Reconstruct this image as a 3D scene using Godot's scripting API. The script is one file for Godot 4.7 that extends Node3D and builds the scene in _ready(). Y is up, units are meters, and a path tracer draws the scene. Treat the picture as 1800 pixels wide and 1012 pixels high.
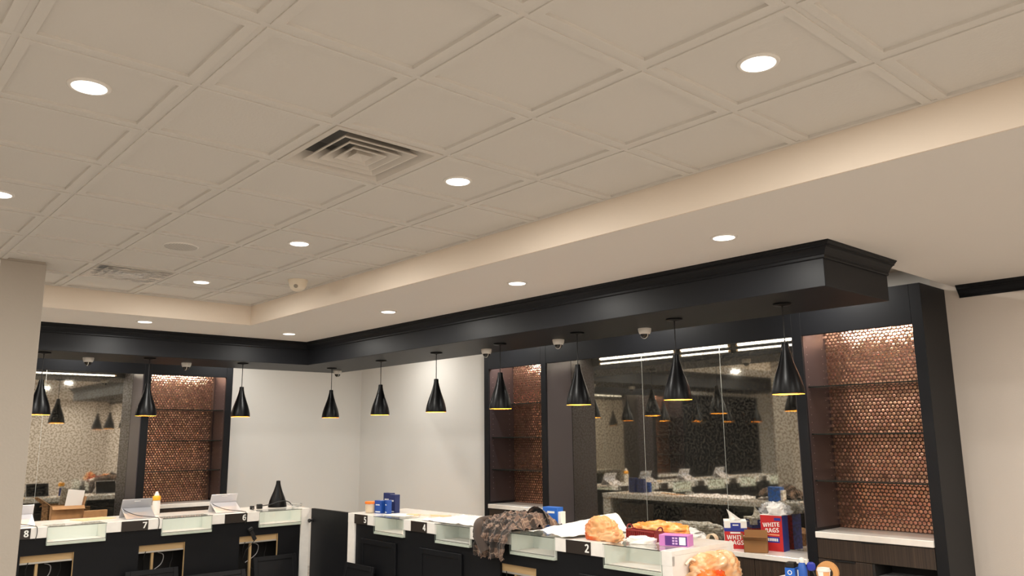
extends Node3D
# A service hall: L-shaped counter under a charcoal bulkhead, tiled ceiling, antique mirrors and copper niches.
# World axes: x runs along the long counter, -z goes away from the hall, y is up, floor at 0.

const H := 3.16       # tile ceiling
const LOW := 2.964    # plaster ceiling
const SOF := 2.694    # underside of the bulkhead
const T := 0.6096     # ceiling module
const ZF := -2.388    # plaster step, long side
const XF := -4.877    # plaster step, short side
const ZS := -3.60     # bulkhead face, long side
const XS := -5.93     # bulkhead face, short side
const CT := 1.046     # counter top

var M := {}
var used := {}
var rng := RandomNumberGenerator.new()

func _ready():
	rng.seed = 41
	set_camera()
	materials()
	ceiling_lights()
	room()
	ceiling_tiles()
	bulkhead()
	ceiling_fittings()
	cabinets()
	pendants()
	cameras()
	counters()
	goods()

# ------------------------------------------------------------------ camera, environment, lamps
func set_camera():
	var cam := Camera3D.new()
	cam.name = "camera"
	add_child(cam)
	cam.position = Vector3(2.986, H - 1.36, 1.032)
	cam.basis = Basis(Vector3.UP, 0.8414) * Basis(Vector3.RIGHT, 0.1851) * Basis(Vector3.BACK, -0.0101)
	cam.fov = rad_to_deg(2.0 * atan(506.0 / 1406.2))
	cam.near = 0.05
	cam.far = 60.0
	cam.current = true
	var we := WorldEnvironment.new()
	we.name = "environment"
	var e := Environment.new()
	e.background_mode = Environment.BG_COLOR
	e.background_color = Color(0, 0, 0)
	e.tonemap_mode = Environment.TONE_MAPPER_LINEAR
	e.tonemap_exposure = 1.0
	e.sdfgi_enabled = true
	e.ssao_enabled = true
	e.ssil_enabled = true
	we.environment = e
	add_child(we)

const DOWN_E := 1.75
const DOWN_C := Color(1.0, 0.985, 0.955)
const NICHE_E := 1.0
const TUBE_E := 0.62
const TUBE_C := Color(1.0, 0.955, 0.9)
const BULB_E := 0.16
const BULB_C := Color(1.0, 0.8, 0.5)

func area(parent, at: Vector3, size: Vector2, energy: float, col: Color, b := Basis(Vector3.RIGHT, -PI / 2)):
	var l := AreaLight3D.new()
	l.name = "lamp"
	l.area_size = size
	l.light_energy = energy
	l.light_color = col
	l.area_range = 30.0
	l.shadow_enabled = true
	parent.add_child(l, true)
	l.position = at
	l.basis = b
	return l

# ------------------------------------------------------------------ helpers
func col(r, g, b) -> Color:
	return Color(r / 255.0, g / 255.0, b / 255.0)

func mat(c: Color, rough := 0.8, metal := 0.0) -> StandardMaterial3D:
	var m := StandardMaterial3D.new()
	m.albedo_color = c
	m.roughness = rough
	m.metallic = metal
	return m

func glow(c: Color, k: float) -> StandardMaterial3D:
	var m := mat(Color(0.9, 0.9, 0.9), 0.5)
	m.emission_enabled = true
	m.emission = c
	m.emission_energy_multiplier = k
	return m

func noise_tex(freq: float, sd: int, ramp: Array, size := 512, kind := FastNoiseLite.TYPE_SIMPLEX_SMOOTH, oct := 4) -> NoiseTexture2D:
	var n := FastNoiseLite.new()
	n.seed = sd
	n.frequency = freq
	n.noise_type = kind
	n.fractal_octaves = oct
	var t := NoiseTexture2D.new()
	t.width = size
	t.height = size
	t.seamless = true
	t.noise = n
	if ramp.size():
		var g := Gradient.new()
		g.offsets = PackedFloat32Array(ramp.map(func(r): return r[0]))
		g.colors = PackedColorArray(ramp.map(func(r): return r[1]))
		t.color_ramp = g
	return t

func tri(m: StandardMaterial3D, scale := Vector3.ONE):
	m.uv1_triplanar = true
	m.uv1_world_triplanar = true
	m.uv1_scale = scale
	return m

func relief(m: StandardMaterial3D, t: Texture2D, cm: float):
	m.heightmap_enabled = true
	m.heightmap_texture = t
	m.heightmap_scale = cm

func numbered(n: String) -> String:
	if not used.has(n):
		used[n] = 0
		return n
	used[n] += 1
	return "%s_%03d" % [n, used[n]]

func thing(called: String, label: String, category: String, at := Vector3.ZERO, turn := 0.0, group := "", kind := "") -> Node3D:
	var o := Node3D.new()
	o.name = numbered(called)
	add_child(o)
	o.position = at
	o.rotation.y = turn
	tag(o, label, category, group, kind)
	return o

func tag(o, label, category, group = "", kind = ""):
	if label: o.set_meta("label", label)
	if category: o.set_meta("category", category)
	if group: o.set_meta("group", group)
	if kind: o.set_meta("kind", kind)

func new_st() -> SurfaceTool:
	var s := SurfaceTool.new()
	s.begin(Mesh.PRIMITIVE_TRIANGLES)
	return s

func put(s: SurfaceTool, called: String, m: Material, parent: Node) -> MeshInstance3D:
	return put_mesh(s.commit(), called, m, parent)

func put_mesh(me: Mesh, called: String, m: Material, parent: Node) -> MeshInstance3D:
	var o := MeshInstance3D.new()
	o.name = called if parent != self else numbered(called)
	o.mesh = me
	o.material_override = m
	parent.add_child(o, true)
	return o

# a flat polygon whose face looks away from c
func poly(s: SurfaceTool, pts: Array, c: Vector3):
	var n := Vector3.ZERO
	var mid := Vector3.ZERO
	for i in pts.size():
		var a: Vector3 = pts[i]
		var b: Vector3 = pts[(i + 1) % pts.size()]
		n += (a - c).cross(b - c)
		mid += a
	mid /= pts.size()
	if n.length() < 1e-12:
		return
	n = n.normalized()
	var p := pts.duplicate()
	if n.dot(mid - c) < 0.0:
		n = -n
		p.reverse()
	var ax := absf(n.x)
	var ay := absf(n.y)
	var az := absf(n.z)
	for i in range(1, p.size() - 1):
		for q in [p[0], p[i + 1], p[i]]:
			s.set_normal(n)
			if ay >= ax and ay >= az: s.set_uv(Vector2(q.x, q.z))
			elif ax >= az: s.set_uv(Vector2(q.z, -q.y))
			else: s.set_uv(Vector2(q.x, -q.y))
			s.add_vertex(q)

# a box with cut edges
func box(s: SurfaceTool, a: Vector3, b: Vector3, e := 0.0, X := Transform3D()):
	var c := (a + b) / 2.0
	var h := (b - a).abs() / 2.0
	e = minf(e, minf(h.x, minf(h.y, h.z)) * 0.9)
	var C := X * c
	for ax in 3:
		var u := (ax + 1) % 3
		var v := (ax + 2) % 3
		for sg in [-1.0, 1.0]:
			var f := []
			for k in [[-1, -1], [1, -1], [1, 1], [-1, 1]]:
				var q := Vector3.ZERO
				q[ax] = sg * h[ax]
				q[u] = k[0] * (h[u] - e)
				q[v] = k[1] * (h[v] - e)
				f.append(X * (c + q))
			poly(s, f, C)
	if e <= 0.0:
		return
	for ax in 3:
		var u := (ax + 1) % 3
		var v := (ax + 2) % 3
		for su in [-1.0, 1.0]:
			for sv in [-1.0, 1.0]:
				var f := []
				for k in [[-1, 0], [1, 0], [1, 1], [-1, 1]]:
					var q := Vector3.ZERO
					q[ax] = k[0] * (h[ax] - e)
					q[u] = su * (h[u] - (e if k[1] else 0.0))
					q[v] = sv * (h[v] - (0.0 if k[1] else e))
					f.append(X * (c + q))
				poly(s, f, C)
	for sx in [-1.0, 1.0]:
		for sy in [-1.0, 1.0]:
			for sz in [-1.0, 1.0]:
				var g := Vector3(sx, sy, sz)
				var f := []
				for k in 3:
					var q := (h - Vector3(e, e, e)) * g
					q[k] = h[k] * g[k]
					f.append(X * (c + q))
				poly(s, f, C)

func boxm(a: Vector3, b: Vector3, e := 0.0, X := Transform3D()) -> SurfaceTool:
	var s := new_st()
	box(s, a, b, e, X)
	return s

# turned shape: profile of Vector2(radius, height)
func lathe(s: SurfaceTool, prof: Array, n := 24, X := Transform3D(), smooth := true):
	for i in prof.size() - 1:
		var p: Vector2 = prof[i]
		var q: Vector2 = prof[i + 1]
		for k in n:
			var a0 := TAU * k / n
			var a1 := TAU * (k + 1) / n
			var v := []
			for w in [[p, a0, i], [q, a0, i + 1], [q, a1, i + 1], [p, a1, i]]:
				var r: Vector2 = w[0]
				var d := Vector3(cos(w[1]), 0, sin(w[1]))
				var tg := q - p
				if smooth:
					var idx: int = w[2]
					var t0: Vector2 = (prof[idx] - prof[maxi(idx - 1, 0)]).normalized()
					var t1: Vector2 = (prof[mini(idx + 1, prof.size() - 1)] - prof[idx]).normalized()
					if t0.dot(t1) > 0.6 or t0 == Vector2.ZERO or t1 == Vector2.ZERO:
						tg = t0 + t1
				var nn := (d * tg.y - Vector3.UP * tg.x).normalized()
				v.append([X * (d * r.x + Vector3.UP * r.y), X.basis * nn, Vector2(float(k) / n, r.y)])
			for t in [[0, 1, 2], [0, 2, 3]]:
				var A = v[t[0]]
				var B = v[t[1]]
				var C = v[t[2]]
				var g: Vector3 = (B[0] - A[0]).cross(C[0] - A[0])
				if g.length() < 1e-12: continue
				for w in ([A, C, B] if g.dot(A[1] + B[1] + C[1]) > 0.0 else [A, B, C]):
					s.set_normal(w[1])
					s.set_uv(w[2])
					s.add_vertex(w[0])

func tube(s: SurfaceTool, pts: Array, r: float, n := 7):
	var rings := []
	var side := Vector3.ZERO
	for i in pts.size():
		var d: Vector3 = (pts[mini(i + 1, pts.size() - 1)] - pts[maxi(i - 1, 0)]).normalized()
		if side == Vector3.ZERO:
			side = d.cross(Vector3.UP if absf(d.y) < 0.9 else Vector3.RIGHT).normalized()
		side = (side - d * side.dot(d)).normalized()
		var up := d.cross(side)
		var ring := []
		for k in n:
			var w := side * cos(TAU * k / n) + up * sin(TAU * k / n)
			ring.append([pts[i] + w * r, w])
		rings.append(ring)
	for i in pts.size() - 1:
		for k in n:
			var l := (k + 1) % n
			for v in tube_order(rings[i][k], rings[i][l], rings[i + 1][l], rings[i + 1][k]):
				s.set_normal(v[1])
				s.set_uv(Vector2.ZERO)
				s.add_vertex(v[0])

func tube_order(a, b, c, d) -> Array:
	var g: Vector3 = (b[0] - a[0]).cross(c[0] - a[0])
	return [a, c, b, a, d, c] if g.dot(a[1] + b[1] + c[1]) > 0.0 else [a, b, c, a, c, d]

func curve(pts: Array, n := 8) -> Array:
	var out := []
	for i in pts.size() - 1:
		var a: Vector3 = pts[maxi(i - 1, 0)]
		var b: Vector3 = pts[i]
		var c: Vector3 = pts[i + 1]
		var d: Vector3 = pts[mini(i + 2, pts.size() - 1)]
		for k in n:
			out.append(b.cubic_interpolate(c, a, d, float(k) / n))
	out.append(pts[-1])
	return out

# a smooth sheet given by f(u, v) -> Vector3
func sheet(s: SurfaceTool, f: Callable, nu := 24, nv := 24, colour = null):
	var p := []
	for j in nv + 1:
		var row := []
		for i in nu + 1:
			row.append(f.call(float(i) / nu, float(j) / nv))
		p.append(row)
	for j in nv + 1:
		for i in nu + 1:
			var du: Vector3 = p[j][mini(i + 1, nu)] - p[j][maxi(i - 1, 0)]
			var dv: Vector3 = p[mini(j + 1, nv)][i] - p[maxi(j - 1, 0)][i]
			var n := du.cross(dv).normalized()
			s.set_normal(n if n != Vector3.ZERO else Vector3.UP)
			s.set_uv(Vector2(float(i) / nu, float(j) / nv))
			if colour: s.set_color(colour.call(p[j][i], float(i) / nu, float(j) / nv))
			s.add_vertex(p[j][i])
	for j in nv:
		for i in nu:
			var a := j * (nu + 1) + i
			for k in [a, a + nu + 2, a + 1, a, a + nu + 1, a + nu + 2]:
				s.add_index(k)

# a moulding swept along a path of Vector2(x, z), flat ended and mitred; the profile is Vector2(out, y)
func moulding(s: SurfaceTool, path: Array, prof: Array, flip := 1.0):
	var off := []
	for i in path.size():
		var o := Vector2.ZERO
		var ns := []
		if i > 0: ns.append((path[i] - path[i - 1]).normalized())
		if i < path.size() - 1: ns.append((path[i + 1] - path[i]).normalized())
		for d in ns:
			o += Vector2(d.y, -d.x) * flip
		off.append(o)
	for i in path.size() - 1:
		for k in prof.size() - 1:
			var f := []
			for w in [[i, k], [i + 1, k], [i + 1, k + 1], [i, k + 1]]:
				var q: Vector2 = path[w[0]] + off[w[0]] * prof[w[1]].x
				f.append(Vector3(q.x, prof[w[1]].y, q.y))
			var mid: Vector2 = (path[i] + path[i + 1]) / 2.0
			poly(s, f, Vector3(mid.x, prof[0].y * 0.4 + prof[-1].y * 0.6, mid.y))
	for i in [0, path.size() - 1]:
		var f := []
		for k in prof.size():
			var q: Vector2 = path[i] + off[i] * prof[k].x
			f.append(Vector3(q.x, prof[k].y, q.y))
		f.append(Vector3(path[i].x, prof[-1].y, path[i].y))
		var inner: Vector2 = path[1] if i == 0 else path[path.size() - 2]
		poly(s, f, Vector3(inner.x, prof[0].y, inner.y))

func text(words: String, size: float, at: Vector3, m: Material, parent: Node, called := "lettering", b := Basis(), bold := true, depth := 0.002):
	var t := TextMesh.new()
	var f := SystemFont.new()
	f.font_names = PackedStringArray(["Droid Sans"])
	f.font_weight = 700 if bold else 400
	t.font = f
	t.text = words
	t.font_size = 64
	t.pixel_size = size / 64.0
	t.depth = depth
	var o := put_mesh(t, called, m, parent)
	o.position = at
	o.basis = b
	return o

# ------------------------------------------------------------------ materials
func materials():
	M.tile = tri(mat(Color(0.82, 0.80, 0.77), 0.95), Vector3(2, 2, 2))
	relief(M.tile, noise_tex(0.05, 3, []), 0.06)
	M.grid = mat(Color(0.82, 0.80, 0.77), 0.6)
	M.plaster = tri(mat(Color(0.86, 0.835, 0.805), 0.9), Vector3(2, 2, 2))
	relief(M.plaster, noise_tex(0.03, 5, []), 0.05)
	M.cream = tri(mat(Color(0.885, 0.83, 0.765), 0.85), Vector3(2, 2, 2))
	relief(M.cream, noise_tex(0.03, 6, []), 0.05)
	M.column = tri(mat(Color(0.685, 0.65, 0.605), 0.85), Vector3(2, 2, 2))
	relief(M.column, noise_tex(0.03, 7, []), 0.06)
	M.wall = tri(mat(Color(0.83, 0.82, 0.80), 0.85), Vector3(1.5, 1.5, 1.5))
	relief(M.wall, noise_tex(0.12, 8, []), 0.06)
	M.wall2 = tri(mat(Color(0.83, 0.79, 0.75), 0.85), Vector3(1.5, 1.5, 1.5))
	relief(M.wall2, noise_tex(0.12, 9, []), 0.06)
	M.floor = tri(mat(Color(0.69, 0.672, 0.648), 0.5), Vector3(0.4, 0.4, 0.4))
	M.floor.albedo_texture = noise_tex(0.02, 10, [[0.0, Color(0.75, 0.72, 0.7)], [1.0, Color(1, 1, 1)]])
	M.char = mat(col(23, 24, 27), 0.46)
	M.char.metallic_specular = 0.32
	M.black = mat(col(18, 19, 22), 0.48)
	M.black.metallic_specular = 0.3
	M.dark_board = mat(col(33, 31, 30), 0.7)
	M.inner = mat(col(52, 44, 46), 0.4)
	M.side = mat(col(70, 64, 66), 0.34)
	M.quartz = mat(Color(0.93, 0.915, 0.89), 0.18)
	M.quartz.albedo_texture = noise_tex(0.02, 12, [[0.0, Color(0.975, 0.975, 0.975)], [0.6, Color(1, 1, 1)], [1.0, Color(1, 1, 1)]])
	tri(M.quartz, Vector3(1, 1, 1))
	M.wood = mat(col(70, 56, 46), 0.5)
	M.wood.albedo_texture = grain()
	M.wood.uv1_scale = Vector3(2.2, 0.35, 1)
	M.lumber = mat(col(186, 156, 112), 0.75)
	M.steel = mat(col(190, 186, 178), 0.45, 0.6)
	M.copper = mat(Color(1, 1, 1), 0.2, 1.0)
	M.copper.vertex_color_use_as_albedo = true
	M.grout = mat(col(74, 50, 38), 0.8)
	M.cap = mat(col(206, 176, 136), 0.5)
	M.pin = mat(col(170, 165, 165), 0.4, 0.7)
	M.mirror = mat(Color(1, 1, 1), 0.03, 1.0)
	M.mirror.albedo_texture = noise_tex(0.034, 21, [[0.0, Color(0.58, 0.55, 0.49)], [0.34, Color(0.64, 0.615, 0.56)], [0.56, Color(0.76, 0.75, 0.715)], [1.0, Color(0.81, 0.80, 0.77)]], 1024, FastNoiseLite.TYPE_SIMPLEX_SMOOTH, 5)
	M.mirror.metallic_texture = noise_tex(0.034, 21, [[0.0, Color(0.88, 0.88, 0.88)], [0.38, Color(0.94, 0.94, 0.94)], [0.54, Color(0.99, 0.99, 0.99)], [1.0, Color(1, 1, 1)]], 1024, FastNoiseLite.TYPE_SIMPLEX_SMOOTH, 5)
	tri(M.mirror, Vector3(0.9, 0.9, 0.9))
	M.mirror_edge = mat(Color(0.85, 0.87, 0.85), 0.15, 0.6)
	M.glass = mat(Color(0.86, 0.93, 0.88, 0.05), 0.02)
	M.glass.transparency = BaseMaterial3D.TRANSPARENCY_ALPHA
	M.shelf = mat(Color(0.30, 0.33, 0.32, 0.45), 0.03)
	M.shelf.transparency = BaseMaterial3D.TRANSPARENCY_ALPHA
	M.shelf_edge = mat(Color(0.10, 0.13, 0.12), 0.1)
	M.case = mat(Color(0.84, 0.865, 0.83), 0.4)
	M.case_edge = mat(Color(0.80, 0.83, 0.78), 0.25)
	M.seam = mat(col(38, 44, 40), 0.4)
	M.sign = mat(col(38, 30, 25), 0.4)
	M.print = mat(Color(0.92, 0.92, 0.90), 0.6)
	M.shade = mat(col(9, 9, 10), 0.33)
	M.shade.metallic_specular = 0.28
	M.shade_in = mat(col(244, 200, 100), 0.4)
	M.cord = mat(col(14, 14, 14), 0.6)
	M.white = mat(Color(0.86, 0.84, 0.81), 0.45)
	M.trim = mat(Color(0.88, 0.86, 0.83), 0.5)
	M.dome = mat(col(12, 12, 14), 0.08)
	M.lens = glow(Color(1.0, 0.97, 0.93), 3.5)
	M.tube = glow(Color(1.0, 0.975, 0.94), 3.2)
	M.bulb = glow(Color(1.0, 0.86, 0.55), 4.0)
	M.silver = mat(col(172, 172, 176), 0.4, 0.55)
	M.silver2 = mat(col(205, 203, 206), 0.4, 0.4)
	M.plastic = mat(col(20, 20, 21), 0.45)
	M.card = mat(col(176, 132, 88), 0.85)
	M.card.albedo_texture = noise_tex(0.02, 31, [[0.0, Color(0.9, 0.9, 0.9)], [1.0, Color(1, 1, 1)]])
	M.card2 = mat(col(150, 108, 66), 0.85)
	M.paper = mat(Color(0.93, 0.915, 0.89), 0.8)
	M.vent = mat(Color(0.80, 0.77, 0.73), 0.4)
	M.duct = mat(col(165, 165, 162), 0.6)
	M.film = mat(Color(0.95, 0.96, 0.97, 0.16), 0.06)
	M.film.transparency = BaseMaterial3D.TRANSPARENCY_ALPHA

func grain() -> ImageTexture:
	var im := Image.create(256, 256, false, Image.FORMAT_RGB8)
	var n := FastNoiseLite.new()
	n.seed = 5
	n.frequency = 0.05
	n.fractal_octaves = 4
	for y in 256:
		for x in 256:
			var v := n.get_noise_2d(x * 2.2, y * 0.05) * 0.5 + n.get_noise_2d(x * 9.0, y * 0.3 + 300.0) * 0.3
			var k := clampf(0.78 + v * 0.5, 0.3, 1.0)
			im.set_pixel(x, y, Color(k, k * 0.985, k * 0.96))
	return ImageTexture.create_from_image(im)

# ------------------------------------------------------------------ recessed lamps
func downlight(at: Vector3, label: String, group: String, power := 1.0):
	var t := thing("recessed_light", label, "light", at, 0.0, group)
	var s := new_st()
	lathe(s, [Vector2(0.0, 0.0), Vector2(0.0795, 0.0), Vector2(0.0795, -0.004), Vector2(0.075, -0.0075), Vector2(0.066, -0.008), Vector2(0.064, -0.006), Vector2(0.0, -0.006)], 28)
	put(s, "trim_ring", M.trim, t)
	s = new_st()
	lathe(s, [Vector2(0.063, -0.0061), Vector2(0.062, -0.0085), Vector2(0.045, -0.0105), Vector2(0.0, -0.0115)], 28)
	put(s, "lens", M.lens, t)
	area(t, Vector3(0, -0.013, 0), Vector2(0.1, 0.1), DOWN_E * power, DOWN_C)

func ceiling_lights():
	var g := "recessed lights in the ceiling tiles"
	var names := {
		Vector2i(-7, 2): "recessed light in a ceiling tile near the film-covered air diffuser",
		Vector2i(-4, 2): "recessed light in a ceiling tile between the cream dome camera and the open diffuser",
		Vector2i(-1, 2): "recessed light in the ceiling tile touching the large open air diffuser",
		Vector2i(2, 2): "recessed light glowing in a ceiling tile, three tiles past the open diffuser's row"}
	for j in [-7, -4, -1, 2, 5]:
		for i in [2, -1, -4]:
			var lab: String = names.get(Vector2i(j, i), "%s recessed tile light from the short counter, in the row %s" % [{-7: "first", -4: "second", -1: "third", 2: "fourth", 5: "fifth"}[j], {2: "along the long counter", -1: "past the beige column", -4: "deep in the hall"}[i]])
			downlight(Vector3((j + 0.5) * T, H + 0.013, -(i + 0.5) * T), lab, g)
	for i in [2, 0, -2, -4, -6]:
		downlight(Vector3(8.5 * T, H + 0.013, -(i + 0.5) * T), "recessed light washing the hall's far end wall, %s from the long counter" % ["first", "second", "third", "fourth", "fifth"][(2 - i) / 2], "recessed lights washing the far end wall", 2.3)
	for j in [6, 3, 0, -3]:
		downlight(Vector3((j + 0.5) * T, H + 0.013, 8.5 * T), "recessed light washing the hall's entrance wall, %s from the short counter" % {6: "fourth", 3: "third", 0: "second", -3: "first"}[j], "recessed lights washing the entrance wall", 1.8)
	var g2 := "recessed lights in the smooth plaster ceiling"
	for z in [-3.0, -4.75]:
		downlight(Vector3(5.3, LOW, z), "recessed light in the plaster ceiling at the far end wall, %s" % ("before the black crown" if z < -4.0 else "in line with the bulkhead"), g2, 1.0)
	for x in [[0.375, "recessed light in the plaster ceiling beside the bulkhead's free end"], [-1.465, "second recessed light in the plaster ceiling from the bulkhead's free end"], [-3.25, "third recessed light in the plaster ceiling from the bulkhead's free end"], [-5.25, "recessed light in the plaster ceiling at the bulkhead's inside corner"], [2.25, "recessed light in the plaster ceiling past the bulkhead"], [4.1, "recessed light in the plaster ceiling far past the bulkhead"]]:
		downlight(Vector3(x[0], LOW, -3.0), x[1], g2)
	for x in [[2.25, "recessed light in the plaster ceiling facing the beige wall"], [4.1, "recessed light in the plaster ceiling facing the beige wall's far end"]]:
		downlight(Vector3(x[0], LOW, -4.75), x[1], g2, 0.8)
	for z in [[-1.47, "recessed light in the plaster ceiling in front of the counter signs 7 and 8"], [0.2, "recessed light in the plaster ceiling behind the beige column"], [1.85, "recessed light in the plaster ceiling well behind the beige column"]]:
		downlight(Vector3(-5.25, LOW, z[0]), z[1], g2, 1.35)

	# over the staff aisle, above and behind the bulkhead
	var g3 := "recessed lights over the staff aisle"
	var k := 0
	for x in [-0.15, -2.1, -4.1, -6.1]:
		k += 1
		downlight(Vector3(x, H, -4.95), "recessed light over the long staff aisle, number %s from the bulkhead's free end" % ["one", "two", "three", "four"][k - 1], g3, 1.1)
	k = 0
	for z in [-3.35, -1.5, 0.4, 2.2]:
		k += 1
		downlight(Vector3(-7.25, H, z), "recessed light over the short staff aisle, number %s from the corner" % ["one", "two", "three", "four"][k - 1], g3, 1.1)

# ------------------------------------------------------------------ room shell
func struct(called: String, label := "") -> Node3D:
	var o := Node3D.new()
	o.name = called
	add_child(o)
	o.set_meta("kind", "structure")
	if label: o.set_meta("label", label)
	return o

func room():
	var o := struct("floor", "brown hall floor")
	put(boxm(Vector3(-8.3, -0.1, -6.1), Vector3(6.4, 0, 6.4)), "floor_slab", M.floor, o)
	o = struct("wall_back", "pale textured wall behind the long counter")
	put(boxm(Vector3(-8.3, 0, -6.1), Vector3(0.44, 3.6, -5.88)), "wall_face", M.wall, o)
	put(boxm(Vector3(0.44, 0, -6.1), Vector3(6.4, 3.6, -5.88)), "wall_face", M.wall2, o)
	put(boxm(Vector3(-8.1, 0, -5.88), Vector3(-4.74, 3.15, -5.66)), "furred_face", M.wall, o)
	o = struct("wall_left", "pale textured wall behind the short counter")
	put(boxm(Vector3(-8.3, 0, -6.1), Vector3(-8.1, 3.6, 6.4)), "wall_face", M.wall, o)
	put(boxm(Vector3(-8.1, 0, 2.12), Vector3(-7.95, 2.72, 5.3), 0.004), "dark_panel", M.char, o)
	o = struct("wall_right", "pale wall at the hall's far end")
	put(boxm(Vector3(6.2, 0, -6.1), Vector3(6.4, 3.6, 6.4)), "wall_face", M.wall2, o)
	o = struct("wall_front", "wall across the hall from the counter")
	put(boxm(Vector3(-8.3, 0, 6.2), Vector3(6.4, 3.6, 6.4)), "wall_face", M.wall2, o)
	o = struct("column", "square beige plastered column in front of the short counter")
	put(boxm(Vector3(-4.235, 0, -0.315), Vector3(-3.925, H - 0.005, -0.005), 0.004), "shaft", M.column, o)
	put(boxm(Vector3(-4.228, H - 0.005, -0.308), Vector3(-3.932, H + 0.013, -0.012)), "shaft_head", M.column, o)
	o = struct("trim_1", "black crown moulding on the beige wall")
	var s := new_st()
	moulding(s, [Vector2(6.2, -5.88), Vector2(0.655, -5.88)], crown_profile(0.0), 1.0)
	put(s, "crown_moulding", M.black, o)

func crown_profile(_k) -> Array:
	return [Vector2(0, 2.868), Vector2(0.008, 2.868), Vector2(0.013, 2.874), Vector2(0.013, 2.888), Vector2(0.019, 2.892), Vector2(0.024, 2.904), Vector2(0.033, 2.918), Vector2(0.046, 2.929), Vector2(0.058, 2.934), Vector2(0.058, 2.942), Vector2(0.064, 2.945), Vector2(0.069, 2.953), Vector2(0.076, 2.957), Vector2(0.076, LOW)]

# one pressed ceiling tile: border, sloping step, raised field; open = the side cut at the wall
func tile_mesh(x0: float, x1: float, z0: float, z1: float, cut_back := false) -> ArrayMesh:
	var s := new_st()
	var g := 0.012
	var rings := []
	for r in [[g, 0.014], [g, 0.001], [g + 0.001, 0.0], [0.0495, 0.0], [0.0501, 0.0005], [0.0513, 0.0125], [0.052, 0.013]]:
		var d: float = r[0]
		var b: float = minf(d, g + 0.002 + (d - g) * 0.12) if cut_back else d
		rings.append([Vector3(x0 + d, r[1], z1 - d), Vector3(x1 - d, r[1], z1 - d), Vector3(x1 - d, r[1], z0 + b), Vector3(x0 + d, r[1], z0 + b)])
	var c := Vector3((x0 + x1) / 2, 0.6, (z0 + z1) / 2)
	for i in rings.size() - 1:
		for k in 4:
			poly(s, [rings[i][k], rings[i][(k + 1) % 4], rings[i + 1][(k + 1) % 4], rings[i + 1][k]], c)
	poly(s, rings[-1], c)
	return s.commit()

func ceiling_tiles():
	var o := struct("ceiling", "off-white panel ceiling stepping down to smooth plaster")
	put(boxm(Vector3(-8.3, 3.5, -6.1), Vector3(6.4, 3.6, 6.4)), "upper_slab", M.plaster, o)
	# lower plaster ceiling, an angle round the tiled field
	var s := new_st()
	box(s, Vector3(-6.83, LOW, -4.49), Vector3(6.2, 3.3, ZF - 0.012))
	put(s, "lower_plaster", M.plaster, o)
	put(boxm(Vector3(-6.83, LOW, ZF - 0.012), Vector3(XF - 0.012, 3.3, 6.2)), "lower_plaster", M.plaster, o)
	put(boxm(Vector3(0.62, LOW, -5.88), Vector3(6.2, 3.3, -4.49)), "lower_plaster", M.plaster, o)
	put(boxm(Vector3(-8.1, H, -5.88), Vector3(0.62, 3.3, -4.49)), "raised_plaster", M.cream, o)
	put(boxm(Vector3(-8.1, H, -4.49), Vector3(-6.83, 3.3, 6.2)), "raised_plaster", M.cream, o)
	put(boxm(Vector3(XF - 0.012, LOW - 0.0005, ZF - 0.012), Vector3(6.2, 3.45, ZF)), "fascia", M.cream, o)
	put(boxm(Vector3(XF - 0.012, LOW - 0.0005, ZF), Vector3(XF, 3.45, 6.2)), "fascia", M.cream, o)
	# wall angle round the edge
	s = new_st()
	box(s, Vector3(XF, H - 0.001, ZF), Vector3(6.2, H + 0.012, ZF + 0.02), 0.001)
	put(s, "wall_angle", M.grid, o)
	put(boxm(Vector3(XF, H - 0.001, ZF + 0.02), Vector3(XF + 0.016, H + 0.012, 6.2), 0.001), "wall_angle", M.grid, o)
	# bars
	for j in range(-7, 10):
		put(boxm(Vector3(j * T - 0.012, H + 0.005, ZF + 0.02), Vector3(j * T + 0.012, H + 0.03, 6.2)), "grid_bar", M.grid, o)
	for i in range(-9, 4):
		put(boxm(Vector3(XF + 0.016, H + 0.0055, -i * T - 0.012), Vector3(6.2, H + 0.03, -i * T + 0.012)), "grid_bar", M.grid, o)
	var full := tile_mesh(-T / 2, T / 2, -T / 2, T / 2)
	var cut := tile_mesh(-T / 2, T / 2, ZF + 3.5 * T + 0.004, T / 2, true)
	var holes := [Vector2i(-1, 1), Vector2i(-7, 1)]
	for j in range(-8, 10):
		for i in range(-9, 4):
			if Vector2i(j, i) in holes: continue
			var t := put_mesh(cut if i == 3 else full, "tile", M.tile, o)
			t.position = Vector3((j + 0.5) * T, H, -(i + 0.5) * T)
	put(boxm(Vector3(10 * T, H, -6.1), Vector3(6.2, H + 0.1, 6.2)), "edge_board", M.plaster, o)
	put(boxm(Vector3(XF, H, 9 * T), Vector3(6.2, H + 0.1, 6.2)), "edge_board", M.plaster, o)

func bulkhead():
	var o := struct("bulkhead", "charcoal L-shaped bulkhead hanging below the plaster ceiling")
	put(boxm(Vector3(-6.83, SOF, -4.49), Vector3(0.68, LOW + 0.02, ZS), 0.003), "long_box", M.char, o)
	put(boxm(Vector3(-6.83, SOF, ZS - 0.01), Vector3(XS, LOW + 0.02, 3.2), 0.003), "short_box", M.char, o)
	var s := new_st()
	moulding(s, [Vector2(0.68, -4.49), Vector2(0.68, ZS), Vector2(XS, ZS), Vector2(XS, 3.2)], crown_profile(0.0), 1.0)
	var c := put(s, "crown_moulding", M.black, o)
	c.set_meta("label", "stepped black crown moulding")

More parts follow.
